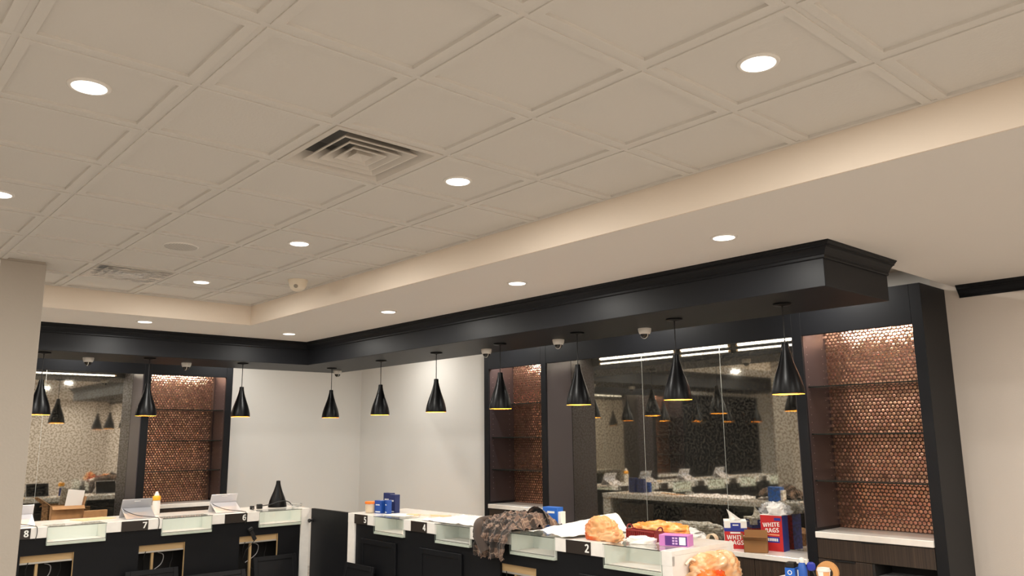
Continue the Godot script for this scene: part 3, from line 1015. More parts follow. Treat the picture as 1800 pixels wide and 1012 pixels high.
func counters():
	var zc := -3.45
	var xc := -5.58
	counter("long white-topped service counter with black front and signs 2 to 5", Vector3(0, 0, zc), 0.0, -4.64, -0.462, 0.13, 0.085,
		[[-4.12, -3.612], [-3.094, -2.60], [-2.075, -1.563], [-1.062, -0.549]],
		[[-4.505, -4.26, "5"], [-3.486, -3.234, "4"], [-2.465, -2.212, "3"], [-1.444, -1.193, "2"]],
		[[-2.235, -1.80]], 0.725, CT)
	counter("short white-topped service counter with black front and signs 6 to 10", Vector3(xc, 0, 0), PI / 2, -2.35, 3.505, 0.1, 0.103,
		[[-2.2, -1.695], [-1.18, -0.675], [-0.16, 0.345], [0.855, 1.36], [1.88, 2.385], [2.905, 3.40]],
		[[-1.565, -1.315, "10"], [-0.545, -0.295, "9"], [0.47, 0.72, "8"], [1.495, 1.745, "7"], [2.52, 2.765, "6"]],
		[[0.66, 1.10], [1.68, 2.127], [2.70, 3.138]], 0.68, CT - 0.008)
	# panels in place on the long counter
	for p in [[-4.063, "black framed access panel in place, first from the gate"], [-3.04, "black framed access panel in place, second from the gate, by sign 4"], [-1.0, "black framed access panel in place beyond the counter sign 2"]]:
		var t := thing("access_panel", p[1], "panel", Vector3(p[0], 0.2, zc - 0.0015), 0.0, "black framed access panels")
		framed(t, 0.635, 0.612)
	leaning_panel("black framed access panel leaning by the gate below the counter sign 5", Vector3(-4.29, 0.0, zc + 0.19), 0.0, 0.54, 0.585, 0.22)
	leaning_panel("black framed access panel leaning under the counter sign 6's case", Vector3(xc + 0.21, 0.0, -3.07), PI / 2, 0.49, 0.59, 0.24)
	leaning_panel("low black framed access panel leaning between the counter signs 6 and 7", Vector3(xc + 0.3, 0.0, -2.42), PI / 2, 0.62, 0.515, 0.4)
	leaning_panel("black framed access panel leaning under the counter sign 7", Vector3(xc + 0.21, 0.0, -1.79), PI / 2, 0.50, 0.585, 0.24)
	# staff side drawer units under the long counter
	for k in 4:
		var x: float = [-4.07, -3.05, -2.03, -1.03][k]
		var t := thing("drawer_unit", "dark wood drawer unit under the long counter, %s from the gate" % ["first", "second", "third", "fourth"][k], "drawers", Vector3(x, 0, zc - 0.56), 0.0, "drawer units under the long counter")
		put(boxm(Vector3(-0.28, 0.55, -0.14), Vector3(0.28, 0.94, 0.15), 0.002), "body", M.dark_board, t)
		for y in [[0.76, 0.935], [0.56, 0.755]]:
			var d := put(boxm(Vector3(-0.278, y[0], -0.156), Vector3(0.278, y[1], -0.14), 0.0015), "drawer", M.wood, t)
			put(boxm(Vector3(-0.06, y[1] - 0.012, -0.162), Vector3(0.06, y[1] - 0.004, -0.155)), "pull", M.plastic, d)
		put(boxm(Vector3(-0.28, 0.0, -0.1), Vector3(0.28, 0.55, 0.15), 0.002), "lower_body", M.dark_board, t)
	# gate between the counters
	var g := thing("gate", "black swing gate between the two counters", "gate", Vector3(-5.1, 0, -3.535))
	put(boxm(Vector3(-0.462, 0.03, -0.02), Vector3(0.452, CT - 0.01, 0.02), 0.002), "gate_leaf", M.black, g)
	var s := new_st()
	lathe(s, [Vector2(0.0, 0.05), Vector2(0.018, 0.05), Vector2(0.021, 0.044), Vector2(0.021, 0.03), Vector2(0.012, 0.026), Vector2(0.012, 0.008), Vector2(0.024, 0.006), Vector2(0.024, 0.0), Vector2(0, 0)], 20, Transform3D(Basis(Vector3.RIGHT, PI / 2), Vector3(-0.43, 0.905, 0.02)))
	put(s, "knob", M.plastic, g)
	# low desk behind the long counter's end
	g = thing("low_desk", "low white desk top on dark panels past the long counter's end", "desk", Vector3(0.1, 0, -4.45))
	put(boxm(Vector3(-0.5, 0.72, -0.33), Vector3(0.6, 0.76, 0.2), 0.003), "desk_top", M.quartz, g)
	for x in [-0.48, 0.55]:
		put(boxm(Vector3(x, 0, -0.3), Vector3(x + 0.03, 0.72, 0.18)), "support_panel", M.black, g)

# ------------------------------------------------------------------ loose goods
func cloth_noise(sd: int, f: float) -> FastNoiseLite:
	var n := FastNoiseLite.new()
	n.seed = sd
	n.frequency = f
	n.fractal_octaves = 3
	return n

# a crumpled bag: a squashed ball with sharp folds, flat where it rests
func crumpled(s: SurfaceTool, c: Vector3, r: Vector3, sd: int, amp: float, f: float, floor_y: float, nu := 56, nv := 36, colour = null, wall_x := -99.0):
	var n := cloth_noise(sd, f)
	n.fractal_type = FastNoiseLite.FRACTAL_RIDGED
	var n2 := cloth_noise(sd + 9, f * 0.45)
	sheet(s, func(u, v):
		var a: float = TAU * u
		var b: float = PI * v
		var d := Vector3(cos(a) * sin(b), cos(b), sin(a) * sin(b))
		var q := d
		d = Vector3(signf(d.x) * pow(absf(d.x), 0.72), signf(d.y) * pow(absf(d.y), 0.8), signf(d.z) * pow(absf(d.z), 0.72))
		var a1 := (q.x + q.z) * 0.5 + q.y * 0.35
		var a2 := (q.x - q.z) * 0.5
		var k := 1.0 + amp * n.get_noise_3d(a1 * 1.6, a2 * 0.45, q.y * 0.9) + amp * 0.8 * n2.get_noise_3d(q.x, q.y, q.z)
		var p := c + r * d * k
		p.y = maxf(p.y, floor_y)
		p.x = maxf(p.x, wall_x)
		return p, nu, nv, colour)

func carton(called: String, label: String, at: Vector3, turn: float, sz: Vector3, m: Material, flaps: Array, group := "") -> Node3D:
	var t := thing(called, label, "box", at, turn, group)
	var h := sz / 2
	var w := 0.004
	var s := new_st()
	box(s, Vector3(-h.x, 0, -h.z), Vector3(h.x, w, h.z))
	box(s, Vector3(-h.x, 0, h.z - w), Vector3(h.x, sz.y, h.z))
	box(s, Vector3(-h.x, 0, -h.z), Vector3(h.x, sz.y, -h.z + w))
	box(s, Vector3(-h.x, 0, -h.z), Vector3(-h.x + w, sz.y, h.z))
	box(s, Vector3(h.x - w, 0, -h.z), Vector3(h.x, sz.y, h.z))
	put(s, "body", m, t)
	for f in flaps:
		# side 0 +z, 1 -z, 2 -x, 3 +x ; f = [side, length, angle from vertical]
		var X := Transform3D()
		var half: float = h.x if f[0] < 2 else h.z
		match f[0]:
			0: X = Transform3D(Basis(Vector3.RIGHT, f[2]), Vector3(0, sz.y, h.z - 0.002))
			1: X = Transform3D(Basis(Vector3.RIGHT, -f[2]), Vector3(0, sz.y, -h.z + 0.002))
			2: X = Transform3D(Basis(Vector3.BACK, f[2]) * Basis(Vector3.UP, PI / 2), Vector3(-h.x + 0.002, sz.y, 0))
			3: X = Transform3D(Basis(Vector3.BACK, -f[2]) * Basis(Vector3.UP, PI / 2), Vector3(h.x - 0.002, sz.y, 0))
		put(boxm(Vector3(-half + 0.001, 0, -0.002), Vector3(half - 0.001, f[1], 0.002), 0.0, X), "flap", m, t)
	return t

func tablet(z: float, label: String, m: Material, at_x := -5.93):
	var t := thing("tablet", label, "tablet", Vector3(at_x, CT - 0.008, z), PI / 2, "propped tablets on the short counter")
	var lean := 0.42
	var X := Transform3D(Basis(Vector3.RIGHT, lean), Vector3(0, 0.003, 0))
	put(boxm(Vector3(-0.146, 0, -0.009), Vector3(0.146, 0.2, 0.0), 0.002, X), "body", m, t)
	put(boxm(Vector3(-0.14, 0.006, -0.0105), Vector3(0.14, 0.194, -0.0088), 0.0, X), "screen", M.dome, t)
	put(boxm(Vector3(-0.03, 0.176, -0.0005), Vector3(0.03, 0.182, 0.0008), 0.0, X), "emblem", M.print, t)
	var hinge: Vector3 = X * Vector3(0, 0.105, 0.0)
	var foot := Vector3(0, 0.004, hinge.z + 0.17)
	var d := foot - hinge
	var L := d.length()
	var Y := Transform3D(Basis(Vector3.RIGHT, atan2(d.z, d.y)), hinge)
	put(boxm(Vector3(-0.142, 0, -0.003), Vector3(0.142, L, 0.002), 0.001, Y), "kickstand", m, t)
	put(boxm(Vector3(-0.012, L * 0.45, 0.002), Vector3(0.012, L * 0.57, 0.006), 0.001, Y), "plug_block", M.plastic, t)
	var s := new_st()
	tube(s, curve([Vector3(-0.13, 0.10, 0.03), Vector3(-0.11, 0.07, 0.13), Vector3(-0.03, 0.035, 0.2), Vector3(0.07, 0.02, 0.28), Vector3(0.11, 0.012, 0.335), Vector3(0.125, 0.004, 0.362), Vector3(0.13, -0.05, 0.367), Vector3(0.12, -0.11, 0.366)]), 0.0035)
	put(s, "cable", M.cord, t)

func plaid() -> ImageTexture:
	var im := Image.create(256, 256, false, Image.FORMAT_RGB8)
	for y in 256:
		for x in 256:
			var c := Color(0.44, 0.36, 0.31)
			var a := x % 64
			var b := y % 64
			if a < 22: c = c.lerp(Color(0.07, 0.055, 0.05), 0.62)
			if b < 22: c = c.lerp(Color(0.07, 0.055, 0.05), 0.62)
			if a in [40, 41, 42] or b in [40, 41, 42]: c = c.lerp(Color(0.74, 0.65, 0.56), 0.5)
			if a in [54, 55] or b in [54, 55]: c = c.lerp(Color(0.1, 0.07, 0.06), 0.7)
			im.set_pixel(x, y, c)
	return ImageTexture.create_from_image(im)

func goods():
	var s: SurfaceTool
	var t: Node3D
	# ---- short counter
	tablet(-1.715, "grey propped tablet with a black cable above the counter sign 7", M.silver)
	tablet(-2.62, "pale silver propped tablet with a black cable above the counter sign 6", M.silver2)
	tablet(-0.64, "silver propped tablet above the counter sign 8, half behind the column", M.silver2)
	tablet(0.45, "silver propped tablet hidden behind the column, seen in the mirror", M.silver2)
	var yl := CT - 0.008
	t = thing("lamp_shade", "loose black bottle-shaped pendant shade standing on the short counter", "lamp shade", Vector3(-6.02, yl, -3.32))
	s = new_st()
	lathe(s, shade_profile().map(func(v): return Vector2(v.x * 0.97, v.y * 0.86)) + [Vector2(0.102, 0.0), Vector2(0.098, 0.03)], 36)
	put(s, "shade_body", M.shade, t)
	s = new_st()
	lathe(s, [Vector2(0.0, 0.30), Vector2(0.0215, 0.297), Vector2(0.0215, 0.28)], 20)
	put(s, "neck_cap", M.cord, t)
	t = thing("power_adapter", "black power adapter with cable beside the loose lamp shade", "adapter", Vector3(-5.93, yl, -3.06), PI / 2)
	put(boxm(Vector3(-0.028, 0, -0.025), Vector3(0.028, 0.052, 0.025), 0.005), "body", M.plastic, t)
	s = new_st()
	tube(s, curve([Vector3(0.028, 0.03, 0.0), Vector3(0.1, 0.045, 0.06), Vector3(0.2, 0.075, 0.09), Vector3(0.3, 0.07, 0.08), Vector3(0.36, 0.03, 0.06), Vector3(0.4, 0.006, 0.03)]), 0.005)
	put(s, "cable", M.cord, t)
	t = thing("power_plug", "small black plug block lying beside the power adapter", "plug", Vector3(-5.9, yl, -2.96), PI / 2 + 0.3)
	put(boxm(Vector3(-0.02, 0, -0.02), Vector3(0.02, 0.04, 0.02), 0.005), "body", M.plastic, t)
	put(boxm(Vector3(-0.018, 0.014, 0.02), Vector3(-0.006, 0.018, 0.036)), "prong", M.steel, t)
	put(boxm(Vector3(0.006, 0.014, 0.02), Vector3(0.018, 0.018, 0.036)), "prong", M.steel, t)
	t = thing("cable_bundle", "coiled grey cable bundle beside the loose lamp shade", "cable", Vector3(-5.78, yl + 0.004, -3.44))
	s = new_st()
	var loop := []
	for k in 60:
		var a := k * 0.42
		loop.append(Vector3(cos(a) * (0.045 + 0.01 * sin(k * 0.9)), 0.004 + 0.0006 * k + 0.006 * sin(a * 1.3), sin(a) * 0.06))
	tube(s, loop, 0.004, 6)
	put(s, "coil", M.duct, t)
	t = thing("glue_bottle", "white squeeze bottle with yellow top behind the grey tablet", "bottle", Vector3(-6.08, yl, -1.975))
	s = new_st()
	lathe(s, [Vector2(0, 0), Vector2(0.036, 0), Vector2(0.039, 0.006), Vector2(0.039, 0.13), Vector2(0.034, 0.15)], 24)
	put(s, "body", M.white, t)
	s = new_st()
	for sg in [0]:
		sheet(s, func(u, v): return Vector3(-cos(1.9 * (u - 0.5)) * 0.0395, 0.015 + 0.11 * v, sin(1.9 * (u - 0.5)) * 0.0395), 12, 1)
	var bl := mat(col(22, 52, 130), 0.5)
	put(s, "back_label", bl, t)
	s = new_st()
	lathe(s, [Vector2(0.0385, 0.148), Vector2(0.04, 0.15), Vector2(0.04, 0.182), Vector2(0.032, 0.196), Vector2(0.02, 0.2)], 24)
	put(s, "yellow_collar", mat(col(236, 168, 40), 0.45), t)
	s = new_st()
	lathe(s, [Vector2(0.026, 0.198), Vector2(0.017, 0.222), Vector2(0.009, 0.238), Vector2(0.0, 0.241)], 20)
	put(s, "nozzle", M.white, t)
	t = thing("handheld_scanner", "black handheld scanner hanging by its cable below the counter sign 6", "scanner", Vector3(-5.545, 0.79, -2.83), PI / 2)
	var SX := Transform3D(Basis(Vector3.BACK, 0.5), Vector3.ZERO)
	put(boxm(Vector3(-0.02, -0.045, -0.012), Vector3(0.02, 0.07, 0.016), 0.006, SX), "grip", M.plastic, t)
	put(boxm(Vector3(-0.026, 0.07, -0.014), Vector3(0.026, 0.105, 0.026), 0.006, SX), "head", M.plastic, t)
	s = new_st()
	tube(s, curve([SX * Vector3(0, -0.045, 0), Vector3(-0.03, -0.09, 0.006), Vector3(-0.075, -0.14, 0.0), Vector3(-0.09, -0.22, -0.03)]), 0.0035)
	put(s, "cable", M.cord, t)
	# tan board sheet and papers by sign 7
	t = thing("board_sheet", "tan board sheet lying flat on the short counter by the column side", "sheet", Vector3(-6.05, yl, -1.36), 0.3)
	put(boxm(Vector3(-0.12, 0, -0.17), Vector3(0.12, 0.006, 0.17), 0.001), "sheet", mat(col(214, 180, 138), 0.8), t)
	# open carton at the mirror
	t = carton("cardboard_carton", "open cardboard carton with papers on the worktop under the short run's mirror", Vector3(-7.925, 0.79, -1.56), PI / 2 - 0.12, Vector3(0.34, 0.27, 0.2), M.card, [[2, 0.15, 0.9], [0, 0.1, 1.9], [3, 0.1, 0.2]])
	t = thing("paper_stack", "white sheets of paper sticking up from the open carton", "paper", Vector3(-7.925, 0.797, -1.56), PI / 2 - 0.12)
	put(boxm(Vector3(-0.09, 0.0, -0.005), Vector3(0.09, 0.43, 0.005), 0.0, Transform3D(Basis(Vector3.BACK, -0.12) * Basis(Vector3.RIGHT, 0.06), Vector3(0.035, 0.014, -0.03))), "sheets", M.paper, t)
	t = thing("small_carton", "small closed cardboard box in front of the open carton", "box", Vector3(-7.715, 0.79, -1.82), PI / 2)
	put(boxm(Vector3(-0.125, 0, -0.03), Vector3(0.125, 0.21, 0.03), 0.002), "body", M.card, t)
	# ---- long counter, sign 5 end
	var y0 := CT
	t = thing("jar", "clear plastic jar with an orange lid on the long counter", "jar", Vector3(-4.455, y0, -3.60))
	s = new_st()
	lathe(s, [Vector2(0, 0.001), Vector2(0.046, 0.001), Vector2(0.05, 0.006), Vector2(0.05, 0.085), Vector2(0.044, 0.097)], 28)
	var jm := mat(Color(0.92, 0.86, 0.76, 0.45), 0.1)
	jm.transparency = BaseMaterial3D.TRANSPARENCY_ALPHA
	put(s, "body", jm, t)
	s = new_st()
	lathe(s, [Vector2(0, 0.006), Vector2(0.042, 0.006), Vector2(0.043, 0.055), Vector2(0.02, 0.066), Vector2(0, 0.062)], 20)
	put(s, "contents", mat(col(226, 206, 172), 0.8), t)
	s = new_st()
	lathe(s, [Vector2(0.055, 0.094), Vector2(0.056, 0.098), Vector2(0.056, 0.112), Vector2(0.05, 0.116), Vector2(0, 0.117)], 28)
	put(s, "lid", mat(col(244, 120, 30), 0.4), t)
	var blue := mat(col(24, 70, 150), 0.45)
	var navy := mat(col(30, 42, 92), 0.5)
	var bx := [
		[Vector3(-4.405, y0, -3.80), Vector3(0.118, 0.195, 0.06), navy, "tall navy box behind the jar with the orange lid", 0.1],
		[Vector3(-4.275, y0, -3.78), Vector3(0.118, 0.185, 0.06), navy, "second tall navy box, beside the other and away from the jar", 0.0],
		[Vector3(-4.36, y0, -3.66), Vector3(0.105, 0.128, 0.06), blue, "short bright blue box in front of the tall navy boxes", 0.15],
		[Vector3(-4.235, y0, -3.68), Vector3(0.075, 0.135, 0.05), blue, "narrow bright blue box at the end of the blue boxes", -0.3]]
	for b in bx:
		t = thing("product_box", b[3], "box", b[0], b[4], "blue product boxes on the long counter")
		var h: Vector3 = b[1] / 2
		put(boxm(Vector3(-h.x, 0, -h.z), Vector3(h.x, b[1].y, h.z), 0.002), "body", b[2], t)
		s = new_st()
		for k in 4:
			box(s, Vector3(-h.x * 0.6 + k * h.x * 0.3, b[1].y * 0.62, h.z), Vector3(-h.x * 0.6 + k * h.x * 0.3 + h.x * 0.2, b[1].y * 0.70, h.z + 0.001))
		box(s, Vector3(-h.x * 0.7, 0.01, h.z), Vector3(h.x * 0.7, 0.02, h.z + 0.001))
		put(s, "white_print", M.print, t)
	t = thing("carton_label", "white paper leaflet standing between the jar and the blue boxes", "leaflet", Vector3(-4.43, y0, -3.70), 0.4)
	put(boxm(Vector3(-0.03, 0, -0.004), Vector3(0.03, 0.105, 0.004), 0.0), "sheet", M.paper, t)
	# flat tan offcuts, plastic lid, papers
	t = thing("board_offcut", "flat tan board strip lying on the long counter above sign 4", "sheet", Vector3(-3.72, y0, -3.82), 0.35)
	put(boxm(Vector3(-0.25, 0, -0.03), Vector3(0.25, 0.012, 0.03), 0.001), "strip", mat(col(222, 184, 146), 0.8), t)
	t = thing("cup_dome", "clear plastic dome lid on the long counter above sign 4", "lid", Vector3(-3.565, y0, -3.66))
	s = new_st()
	lathe(s, [Vector2(0.075, 0.001), Vector2(0.075, 0.006), Vector2(0.062, 0.01), Vector2(0.05, 0.03), Vector2(0.025, 0.042), Vector2(0, 0.044)], 28)
	put(s, "dome", M.film, t)
	var wn := cloth_noise(12, 2.2)
	t = thing("plastic_sheet", "thin crinkled white plastic sheet spread over the long counter above sign 4", "sheet", Vector3(-2.98, y0 + 0.002, -3.79))
	s = new_st()
	sheet(s, func(u, v):
		var p := Vector3((u - 0.5) * 0.95 + 0.06 * (v - 0.5), 0, (v - 0.5) * 0.58)
		p.y = 0.004 + 0.02 * maxf(0.0, wn.get_noise_2d(p.x * 3.0, p.z * 3.0 + 4.0))
		return p, 48, 32)
	put(s, "film", mat(Color(0.92, 0.90, 0.90), 0.35), t)
	t = thing("paper_sheet", "thin white papers lying flat beside the blue boxes", "paper", Vector3(-4.0, y0 + 0.001, -3.68), 0.2)
	put(boxm(Vector3(-0.15, 0, -0.105), Vector3(0.15, 0.004, 0.105)), "sheet", M.paper, t)
	shirt()
	t = thing("product_box", "blue box standing on the long counter between shirt and white paper", "box", Vector3(-2.12, y0, -3.98), 0.1)
	put(boxm(Vector3(-0.082, 0, -0.04), Vector3(0.082, 0.165, 0.04), 0.002), "body", mat(col(40, 100, 190), 0.45), t)
	put(boxm(Vector3(-0.03, 0.115, 0.04), Vector3(0.05, 0.132, 0.041)), "white_print", M.print, t)
	put(boxm(Vector3(0.08, 0.0, -0.03), Vector3(0.115, 0.13, 0.03), 0.002), "white_inner_pack", M.paper, t)
	# big white paper
	var pn := cloth_noise(33, 1.3)
	t = thing("wrapping_paper", "large crumpled white paper spread over the long counter above sign 2", "paper", Vector3(-1.56, y0, -3.72))
	s = new_st()
	sheet(s, func(u, v):
		var p := Vector3(lerpf(-0.27, 0.18, u) + 0.05 * (0.5 - v), 0, lerpf(-0.36, 0.275, v) - 0.07 * sin(PI * u) * (1.0 - v))
		var ridge: float = exp(-pow((u - 0.42 + 0.25 * (v - 0.5)) / 0.26, 2.0)) * (0.10 * (1.0 - v) + 0.025)
		p.y = 0.006 + ridge + 0.022 * absf(pn.get_noise_2d(p.x * 2.2, p.z * 2.2)) + 0.012 * absf(sin(u * 9.0 + v * 2.0)) * v
		return p, 60, 44)
	put(s, "sheet", M.paper, t)
	# orange shopping bag 1
	var peach := func(base: Color, hot: Color, sd: int, mark := Vector3.ZERO):
		var n := cloth_noise(sd, 7.0)
		return func(p: Vector3, _u, _v): return base.lerp(hot, smoothstep(-0.1, 0.25, n.get_noise_3dv(p) + mark.dot(p))).srgb_to_linear()
	var bagm := mat(Color(1, 1, 1), 0.2)
	bagm.vertex_color_use_as_albedo = true
	bagm.backlight_enabled = true
	bagm.backlight = Color(0.3, 0.2, 0.12)
	t = thing("shopping_bag", "crumpled orange plastic bag beside the white paper above sign 2", "bag", Vector3(-1.17, y0, -3.595))
	s = new_st()
	crumpled(s, Vector3(-0.04, 0.06, 0.0), Vector3(0.125, 0.095, 0.072), 3, 0.22, 2.0, 0.001, 56, 36, peach.call(col(226, 168, 112), col(196, 84, 38), 5, Vector3(-4.0, -5.0, 0)))
	put(s, "bag_body", bagm, t)
	s = new_st()
	crumpled(s, Vector3(0.07, 0.04, 0.03), Vector3(0.1, 0.045, 0.045), 8, 0.3, 2.4, 0.001, 40, 24, peach.call(col(236, 184, 132), col(226, 150, 100), 6))
	put(s, "bag_handle", bagm, t)
	# second orange bag lying flat
	t = thing("shopping_bag", "flat orange plastic bag lying behind the dark red rack", "bag", Vector3(-0.97, y0, -3.99))
	s = new_st()
	crumpled(s, Vector3(0, 0.045, 0), Vector3(0.21, 0.06, 0.085), 14, 0.38, 2.0, 0.001, 56, 30, peach.call(col(244, 186, 120), col(244, 140, 60), 15))
	put(s, "bag_body", bagm, t)
	# dark red rack
	var red := mat(col(122, 30, 34), 0.4)
	t = thing("slotted_rack", "dark red slotted plastic rack between the two orange bags", "rack", Vector3(-0.97, y0, -3.80), -0.1)
	put(boxm(Vector3(-0.15, 0.0, -0.055), Vector3(0.15, 0.012, 0.055), 0.002), "base", red, t)
	for k in 15:
		var x := -0.14 + 0.02 * k
		put(boxm(Vector3(x - 0.006, 0.012, 0.04), Vector3(x + 0.006, 0.062, 0.046), 0.0), "slat", red, t)
	put(boxm(Vector3(-0.15, 0.06, 0.036), Vector3(0.15, 0.072, 0.05), 0.002), "top_rail", red, t)
	put(boxm(Vector3(-0.15, 0.012, -0.052), Vector3(0.15, 0.07, -0.046), 0.0), "back_wall", red, t)
	for sg in [-1.0, 1.0]:
		put(boxm(Vector3(sg * 0.15, 0.012, -0.05), Vector3(sg * 0.142, 0.075, 0.05), 0.002), "end_wall", red, t)
		s = new_st()
		var pts := []
		for k in 11:
			var a := PI * k / 10.0
			pts.append(Vector3(sg * (0.152 + 0.008 * sin(a)), 0.074 + 0.028 * sin(a), cos(a) * 0.03))
		tube(s, pts, 0.006)
		put(s, "handle_loop", red, t)
	t = thing("paper_scrap", "torn white paper scraps in front of the dark red rack", "paper", Vector3(-0.86, y0, -3.62), 0.5)
	s = new_st()
	crumpled(s, Vector3(0, 0.02, 0), Vector3(0.09, 0.028, 0.03), 21, 0.4, 2.5, 0.001, 30, 20)
	put(s, "scrap", M.paper, t)
	# purple box
	t = thing("product_box", "purple product box lying at the free end of the long counter", "box", Vector3(-0.625, y0, -3.72), 0.32)
	put(boxm(Vector3(-0.105, 0, -0.06), Vector3(0.105, 0.075, 0.06), 0.002), "body", mat(col(196, 120, 186), 0.45), t)
	put(boxm(Vector3(-0.06, 0.006, 0.0602), Vector3(0.098, 0.07, 0.0612)), "dark_print", mat(col(84, 38, 120), 0.5), t)
	put(boxm(Vector3(0.042, 0.012, 0.0612), Vector3(0.088, 0.064, 0.0618)), "white_window", M.print, t)
	s = new_st()
	for r in 3:
		for k in 2:
			box(s, Vector3(-0.008 + k * 0.022, 0.014 + r * 0.018, 0.0612), Vector3(0.008 + k * 0.022, 0.025 + r * 0.018, 0.0618))
	put(s, "pale_print", mat(col(212, 176, 220), 0.5), t)
	# bag hung at the counter's end
	t = thing("shopping_bag", "big tan and orange plastic bag hanging on the long counter's white end", "bag", Vector3(-0.462, 0.78, -3.86))
	s = new_st()
	crumpled(s, Vector3(0.05, 0.045, 0.01), Vector3(0.11, 0.17, 0.235), 27, 0.17, 2.6, -0.16, 72, 52, peach.call(col(230, 190, 148), col(220, 158, 106), 28), 0.002)
	put(s, "bag_body", bagm, t)
	s = new_st()
	crumpled(s, Vector3(0.11, 0.04, 0.16), Vector3(0.09, 0.1, 0.11), 29, 0.18, 2.4, -0.16, 48, 36, peach.call(col(240, 120, 50), col(226, 80, 26), 30), 0.002)
	put(s, "orange_bottom", bagm, t)
	s = new_st()
	tube(s, curve([Vector3(0.03, 0.19, 0.2), Vector3(0.025, 0.2, 0.24), Vector3(0.02, 0.17, 0.29)]), 0.009)
	put(s, "knot", mat(col(240, 222, 200), 0.4), t)
	# ---- worktop under the long mirror
	var wy := 0.79
	rag_box("red, white and blue box of white rags with a rag pulled up", Vector3(-1.375, wy, -5.60), 0.62, Vector3(0.2, 0.245, 0.2), true)
	rag_box("tall red and blue box under crinkled plastic, close to the mirror", Vector3(-1.02, wy, -5.68), 0.12, Vector3(0.2, 0.305, 0.13), false)
	carton("cardboard_carton", "small open cardboard carton in front of the rag boxes", Vector3(-1.09, wy, -5.475), 0.5, Vector3(0.2, 0.105, 0.14), M.card2, [[1, 0.075, 0.05], [0, 0.09, 1.15], [2, 0.05, 0.5]])
	t = thing("clear_wrap", "crinkled clear plastic wrap on top of the tall red box", "plastic wrap", Vector3(-1.0, wy + 0.3125, -5.68))
	s = new_st()
	crumpled(s, Vector3(0.0, 0.035, 0), Vector3(0.12, 0.055, 0.065), 40, 0.4, 2.4, 0.001, 44, 28)
	put(s, "wrap", M.film, t)
	s = new_st()
	crumpled(s, Vector3(0.02, 0.03, 0), Vector3(0.075, 0.06, 0.04), 42, 0.4, 2.0, 0.001, 36, 24)
	put(s, "tissue", M.paper, t)
	t = thing("bubble_wrap", "long roll of white plastic wrap on the worktop under the mirror", "plastic wrap", Vector3(-2.12, wy, -5.58))
	s = new_st()
	crumpled(s, Vector3(0.0, 0.06, 0), Vector3(0.36, 0.075, 0.13), 44, 0.25, 2.6, 0.001, 60, 30)
	put(s, "wrap", mat(Color(0.86, 0.85, 0.83), 0.35), t)
	t = thing("wire_coil", "small coil of cream wire beside the white rag box", "cable", Vector3(-1.58, wy, -5.52))
	s = new_st()
	var lp := []
	for k in 50:
		var a := k * 0.5
		lp.append(Vector3(cos(a) * 0.05, 0.06 + sin(a) * 0.05, 0.0012 * k - 0.03))
	tube(s, lp, 0.004, 6)
	put(s, "coil", mat(col(226, 206, 176), 0.5), t)
	# ---- low desk goods
	var dy := 0.76
	t = thing("spray_bottle", "blue spray bottle with a white side on the low desk", "bottle", Vector3(-0.10, dy, -4.47), 0.3)
	s = new_st()
	lathe(s, [Vector2(0, 0), Vector2(0.032, 0), Vector2(0.034, 0.01), Vector2(0.034, 0.1), Vector2(0.024, 0.135), Vector2(0.018, 0.15)], 24)
	put(s, "body", mat(col(34, 84, 170), 0.35), t)
	s = new_st()
	lathe(s, [Vector2(0.02, 0.148), Vector2(0.021, 0.16), Vector2(0.014, 0.178), Vector2(0.0, 0.182)], 18)
	put(s, "cap", M.white, t)
	s = new_st()
	sheet(s, func(u, v): return Vector3(cos(2.6 + 1.4 * u) * 0.0348, 0.008 + 0.09 * v, -sin(2.6 + 1.4 * u) * 0.0348), 10, 1)
	put(s, "white_label", M.print, t)
	t = thing("coffee_cup", "white takeaway coffee cup with a white lid on the low desk", "cup", Vector3(0.045, dy, -4.5))
	s = new_st()
	lathe(s, [Vector2(0, 0), Vector2(0.03, 0), Vector2(0.043, 0.105)], 28)
	put(s, "cup", M.paper, t)
	s = new_st()
	lathe(s, [Vector2(0.046, 0.102), Vector2(0.047, 0.108), Vector2(0.043, 0.115), Vector2(0.041, 0.123), Vector2(0.036, 0.123), Vector2(0.034, 0.119), Vector2(0, 0.119)], 28)
	put(s, "lid", M.white, t)
	s = new_st()
	sheet(s, func(u, v): return Vector3(cos(-1.2 + 1.2 * u) * (0.0372 + 0.006 * v), 0.05 + 0.05 * v, -sin(-1.2 + 1.2 * u) * (0.0372 + 0.006 * v)), 10, 2)
	put(s, "tan_print", mat(col(222, 160, 110), 0.6), t)
	t = thing("product_box", "blue box with a white mark beside the spray bottle", "box", Vector3(-0.185, dy, -4.47), 0.2)
	put(boxm(Vector3(-0.035, 0, -0.04), Vector3(0.035, 0.105, 0.04), 0.002), "body", mat(col(30, 96, 190), 0.4), t)
	put(boxm(Vector3(-0.03, 0.105, -0.035), Vector3(0.03, 0.142, 0.035), 0.004), "dark_top", M.plastic, t)
	s = new_st()
	lathe(s, [Vector2(0.016, 0.001), Vector2(0.016, 0.0), Vector2(0.011, 0.0), Vector2(0.011, 0.001)], 20, Transform3D(Basis(Vector3.RIGHT, PI / 2), Vector3(0.0, 0.075, 0.0405)))
	put(s, "white_mark", M.print, t)
	t = thing("tape_roll", "brown tape roll standing behind the coffee cup", "tape", Vector3(0.01, dy, -4.62), 0.3)
	s = new_st()
	lathe(s, [Vector2(0.04, -0.025), Vector2(0.075, -0.025), Vector2(0.075, 0.025), Vector2(0.04, 0.025), Vector2(0.04, -0.025)], 32, Transform3D(Basis(Vector3.RIGHT, PI / 2), Vector3(0, 0.075, 0)), false)
	put(s, "roll", mat(col(204, 150, 92), 0.5), t)
